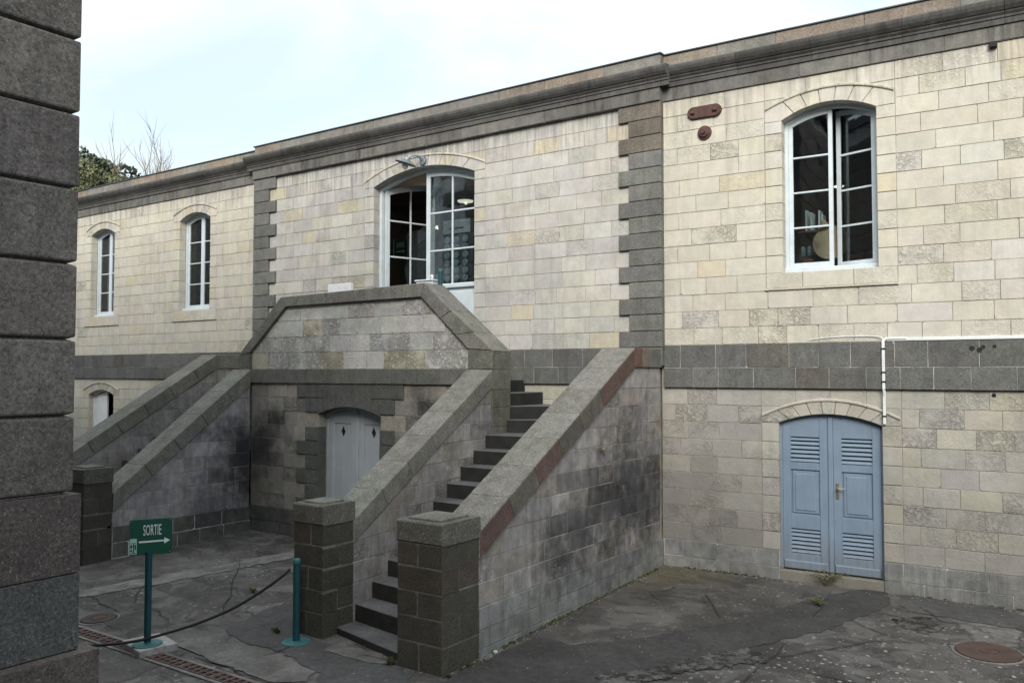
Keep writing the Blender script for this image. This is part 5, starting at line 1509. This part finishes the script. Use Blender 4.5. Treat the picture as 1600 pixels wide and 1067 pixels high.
for i, u in enumerate((1.84, 1.93, 2.02, 2.11, 2.19)):
    MB().lathe(FWin(u, 4.601, .86), (0, 0, 1), [(0, 0), (.035, 0), (.035, .13), (.02, .15), (0, .15)], 10).obj('jar', M['tin'], sh)
for (u, d, s_, lb) in ((2.62, .62, 1.0, "terracotta pot standing left of the gap in the right wing window"), (1.98, .52, .9, "terracotta pot at the lower left of the right wing window")):
    tag(MB().lathe(FWin(u, 4.342, d), (0, 0, 1), [(0, 0), (.06 * s_, 0), (.09 * s_, .16 * s_), (.1 * s_, .16 * s_), (.1 * s_, .19 * s_), (.08 * s_, .19 * s_), (.07 * s_, .1 * s_), (0, .1 * s_)], 18).obj('flower_pot', M['terracotta'], smooth=True), lb, "pot", "pots inside the right window")
for o in list(bpy.data.objects):
    if o.name.split('.')[0] == 'card' and o.parent is None:
        w_ = o.location.copy(); o.parent = sh; o.location = w_ - wloc(sh)
# left windows: white bird figures on shelves
def bird_fig(x, y, z, s_, label):
    b = thing("bird_figurine", (x, y, z), label, "figurine", "white bird figurines in the left windows")
    n = 12; prof = [(-.16, .02, .05), (-.10, .05, .06), (0, .07, .06), (.08, .055, .07), (.13, .03, .10), (.15, .03, .15), (.18, .028, .18)]
    MB().tube([(x + px * s_, y, z + (.13 + pz) * s_) for px, rr_, pz in prof], [q[1] * s_ for q in prof], n).obj('body', M['bird'], b, smooth=True)
    MB().tube([(x + .19 * s_, y, z + .31 * s_), (x + .26 * s_, y, z + .29 * s_)], [.012 * s_, .003 * s_], 6).obj('beak', M['terracotta'], b)
    for dy in (-.02, .02): MB().tube([(x, y + dy, z), (x, y + dy, z + .14 * s_)], .005, 5).obj('leg', M['wood'], b)
for (xa, xb, zs_) in ((-17.3, -15.7, (4.75, 5.45)), (-21.1, -19.7, (4.45, 5.2))):
    t = thing("display_shelf", ((xa + xb) / 2, 12.7, 3.55), "dark display shelf behind the left wing window nearest the quoins" if xa > -18 else "dark display shelf behind the farthest left window", "shelf", "display shelves in the left wing")
    for z in zs_: MB().box(xa, xb, 12.55, 12.9, z, z + .03).obj('board', M['wood'], t)
    for x in (xa, xb - .04): MB().box(x, x + .04, 12.55, 12.9, 3.56, 5.9).obj('side_panel', M['wood'], t)
bird_fig(-16.85, 12.7, 4.78, 1.35, "white wading bird figurine at mid height in the window nearest the quoins")
bird_fig(-16.25, 12.7, 4.78, 1.3, "white bird figurine to the right of the wading one in the same window")
bird_fig(-16.75, 12.7, 5.48, 1.0, "small white bird figurine on the top shelf of the window nearest the quoins")
bird_fig(-20.45, 12.7, 4.48, 1.1, "white bird figurine low in the farthest left window")

# ------------------------------------------------------------------ vegetation
def leaf_cards(mb, c, n, rad, size, squash=(1, 1, 1), shell=.55):
    for _ in range(n):
        while True:
            d = Vector((random.uniform(-1, 1), random.uniform(-1, 1), random.uniform(-1, 1)))
            if .05 < d.length < 1: break
        r = d.length; d = d.normalized() * (shell + (1 - shell) * r)
        p_ = c + Vector((d.x * rad * squash[0], d.y * rad * squash[1], d.z * rad * squash[2]))
        a = Vector((random.gauss(0, 1), random.gauss(0, 1), random.gauss(0, 1))).normalized()
        b_ = a.orthogonal().normalized(); s_ = size * random.uniform(.6, 1.3)
        mb.add([p_ - a * s_, p_ + b_ * s_ * .45, p_ + a * s_, p_ - b_ * s_ * .45], [[0, 1, 2, 3]])
def tree(name, x, y, z_top, crown, label, mat, trunk_r=.22, clumps=26, per=170, size=.13):
    t = thing(name, (x, y, 0), label, "tree")
    h_ = z_top - crown * .9
    MB().tube([(x, y, -.3), (x + .1, y, h_ * .5), (x, y + .1, h_)], [trunk_r, trunk_r * .8, trunk_r * .5], 10).obj('trunk', M['bark'], t, smooth=True)
    mb = MB(); lb = MB()
    for i in range(clumps):
        a = random.uniform(0, 6.28); e = random.uniform(-.5, 1.); rr_ = crown * random.uniform(.45, .85)
        c = Vector((x + math.cos(a) * rr_ * math.sqrt(max(0, 1 - e * e * .8)), y + math.sin(a) * rr_ * math.sqrt(max(0, 1 - e * e * .8)), z_top - crown + e * crown * .75))
        leaf_cards(mb, c, per, crown * random.uniform(.22, .36), size, (1, 1, .8))
        lb.tube([(x, y, h_ * .8), ((x + c.x) / 2, (y + c.y) / 2, (h_ * .8 + c.z) / 2 + .2), tuple(c)], [.09, .05, .02], 6)
    lb.obj('limb', M['bark'], t); mb.obj('crown', M[mat], t)
    return t
tree("evergreen_tree", -37.3, 20.3, 12.95, 2.6, "dark evergreen tree rising behind the far left end of the roof", 'leaf_dark', clumps=44, per=260, size=.15)
def bush(x, y, z0, z1, rad, label, name, mat):
    t = thing(name, (x, y, 0), label, "shrub")
    mb = MB(); sb_ = MB()
    sb_.tube([(x, y, -.3), (x, y, z0)], [.12, .07], 8)
    for i in range(30):
        a = random.uniform(0, 6.28); r_2 = rad * math.sqrt(random.random())
        top = Vector((x + math.cos(a) * r_2, y + math.sin(a) * r_2, z1 - random.uniform(0, .9)))
        sb_.tube([(x, y, z0 - .5), (x + (top.x - x) * .6, y + (top.y - y) * .6, (z0 + top.z) / 2 - .1), tuple(top)], [.03, .02, .006], 5)
        leaf_cards(mb, top - Vector((0, 0, .5)), 120, .42, .075, (.8, .8, 1.3), .1)
    sb_.obj('stem', M['twig'], t); mb.obj('foliage', M[mat], t)
bush(-35.3, 19.9, 8.6, 11.9, 2.0, "olive green shrubby growth just above the roof edge at far left", "olive_shrub", 'leaf_olive')
def bare(x, y, z0, z1, spread, n, label, seed):
    rnd = random.Random(seed)
    t = thing("bare_sapling", (x, y, 0), label, "tree", "bare saplings behind the roof")
    m = MB()
    MB().tube([(x, y, -.3), (x + .05, y, z0)], [.14, .09], 8).obj('trunk', M['twig'], t)
    def grow(p_, d, L, r, lvl):
        pts_ = [p_]; q = p_.copy(); dd = d.copy()
        k2 = 5
        for i in range(k2):
            dd = (dd + Vector((rnd.gauss(0, .09), rnd.gauss(0, .09), .05))).normalized(); q = q + dd * L / k2; pts_.append(q.copy())
        m.tube(pts_, [r * (1 - .8 * i / k2) for i in range(k2 + 1)], 5 if lvl else 6)
        if lvl < 2:
            for i in range(3 if lvl else 5):
                k3 = rnd.randint(1, k2 - 1); a = rnd.uniform(0, 6.28); s_ = rnd.uniform(.35, .7)
                nd = (dd + Vector((math.cos(a), math.sin(a), .1)) * s_).normalized()
                grow(pts_[k3], nd, L * rnd.uniform(.35, .6), r * .55, lvl + 1)
    for i in range(n):
        a = rnd.uniform(0, 6.28); tl = rnd.uniform(.05, 1) * spread
        d = Vector((math.cos(a) * tl, math.sin(a) * tl, 1)).normalized()
        grow(Vector((x, y, z0 - .4)), d, (z1 - z0) * rnd.uniform(.75, 1.05), .035, 0)
    m.obj('branch', M['twig'], t)
bare(-32.9, 20.9, 9.4, 12.7, .42, 7, "wide bare sapling with many twigs standing against the sky behind the roof", 3)
bare(-35.2, 20.6, 9.6, 13.8, .06, 2, "single tall bare stem rising beside the evergreen behind the roof", 5)
def weed(x, y, r, n, label, mat='weed', h_=.12):
    z = gz(x, y) + .004
    t = thing("weed", (x, y, z), label, "weed", "weeds in the yard")
    m = MB(); l = MB()
    for i in range(n):
        a = random.uniform(0, 6.28); L = r * random.uniform(.3, 1); hh = h_ * random.uniform(.3, 1.)
        tip = Vector((x + math.cos(a) * L, y + math.sin(a) * L * .6, z + hh))
        mid = Vector((x + math.cos(a) * L * .4, y + math.sin(a) * L * .25, z + hh * .75))
        m.tube([(x, y, z), mid, tip], [.003, .002, .001], 4)
        for q in range(7):
            p_ = mid.lerp(tip, q / 6) + Vector((random.uniform(-.015, .015), random.uniform(-.015, .015), random.uniform(-.01, .012)))
            a_ = Vector((random.gauss(0, 1), random.gauss(0, 1), random.gauss(0, .5))).normalized(); b_ = a_.orthogonal().normalized(); s_ = random.uniform(.008, .018)
            l.add([p_ - a_ * s_, p_ + b_ * s_ * .5, p_ + a_ * s_, p_ - b_ * s_ * .5], [[0, 1, 2, 3]])
    m.obj('stem', M['twig'], t); l.obj('foliage', M[mat], t)
weed(-2.93, 11.55, .30, 46, "straggly weed growing at the louvred door threshold", h_=.20)
weed(-2.80, 10.60, .11, 30, "small tuft of weed in a yard crack before the louvred door", h_=.09)
weed(-5.86, 6.38, .10, 24, "small weed at the foot of the right stair pier", 'moss', .07)
weed(-7.62, 6.42, .08, 16, "sprig of weed by the left stair pier foot", 'moss', .05)
weed(-9.2, 7.35, .07, 16, "tiny tuft of weed in the paving left of the barrier post", 'weed', .05)
# dirt and moss gathered where the walls meet the paving
k_ = MB()
for (a, b_, n) in (((-5.20, 7.1), (-5.20, 11.2), 90), ((-5.18, 6.4), (-5.18, 7.0), 16), ((-5.1, 11.47), (-3.7, 11.53), 24), ((-1.9, 11.63), (.6, 11.73), 40)):
    for i in range(n):
        t = random.random(); x = a[0] + (b_[0] - a[0]) * t + random.uniform(0, .03); y = a[1] + (b_[1] - a[1]) * t - (random.uniform(0, .02) if a[1] > 11 else 0); z = gz(x, y)
        for q in range(4):
            p_ = Vector((x + random.uniform(-.03, .03), y + random.uniform(-.03, .03), z + random.uniform(0, .02)))
            a_ = Vector((random.gauss(0, 1), random.gauss(0, 1), random.gauss(0, .6))).normalized(); c_ = a_.orthogonal().normalized(); s_ = random.uniform(.008, .02)
            k_.add([p_ - a_ * s_, p_ + c_ * s_, p_ + a_ * s_, p_ - c_ * s_], [[0, 1, 2, 3]])
o = k_.obj('moss', M['moss']); tag(o, "moss and dirt gathered along the foot of the walls", "moss", kind='stuff')
g = MB()
rd = random.Random(11)
def grit(x, y, s_):
    z = gz(x, y) + .008
    a = rd.uniform(0, 6.28); q = [(math.cos(a + i * 1.57 + rd.uniform(-.4, .4)) * s_ * rd.uniform(.6, 1.1), math.sin(a + i * 1.57 + rd.uniform(-.4, .4)) * s_ * rd.uniform(.6, 1.1)) for i in range(4)]
    v = [Vector((x + u, y + w_, z)) for u, w_ in q] + [Vector((x + u * .6, y + w_ * .6, z + s_ * .5)) for u, w_ in q]
    g.add(v, [[4, 5, 6, 7], [0, 1, 5, 4], [1, 2, 6, 5], [2, 3, 7, 6], [3, 0, 4, 7]])
for i in range(420): grit(rd.uniform(-4.9, .6), rd.uniform(6.2, 11.3), rd.uniform(.003, .011))
for i in range(260): grit(rd.uniform(-10.8, -6.0), rd.uniform(5.4, 9.8), rd.uniform(.003, .010))
for i in range(120):
    t_ = rd.random(); grit(-5.16 + abs(rd.gauss(0, .05)), 6.5 + 4.8 * t_, rd.uniform(.004, .012)); grit(-5.1 + 5 * t_, 11.42 + .2 * t_ - abs(rd.gauss(0, .05)), rd.uniform(.004, .012))
tag(g.obj('grit', M['grit']), "small pale grit scattered over the worn yard paving", "grit", kind='stuff')
m = MB(); m.box(-5.19, -5.16, 7.2, 7.24, gz(-5, 7.2), gz(-5, 7.2) + .02, .003)
tag(m.obj('litter', M['bird']), "scrap of white litter at the foot of the right stair wall", "litter")
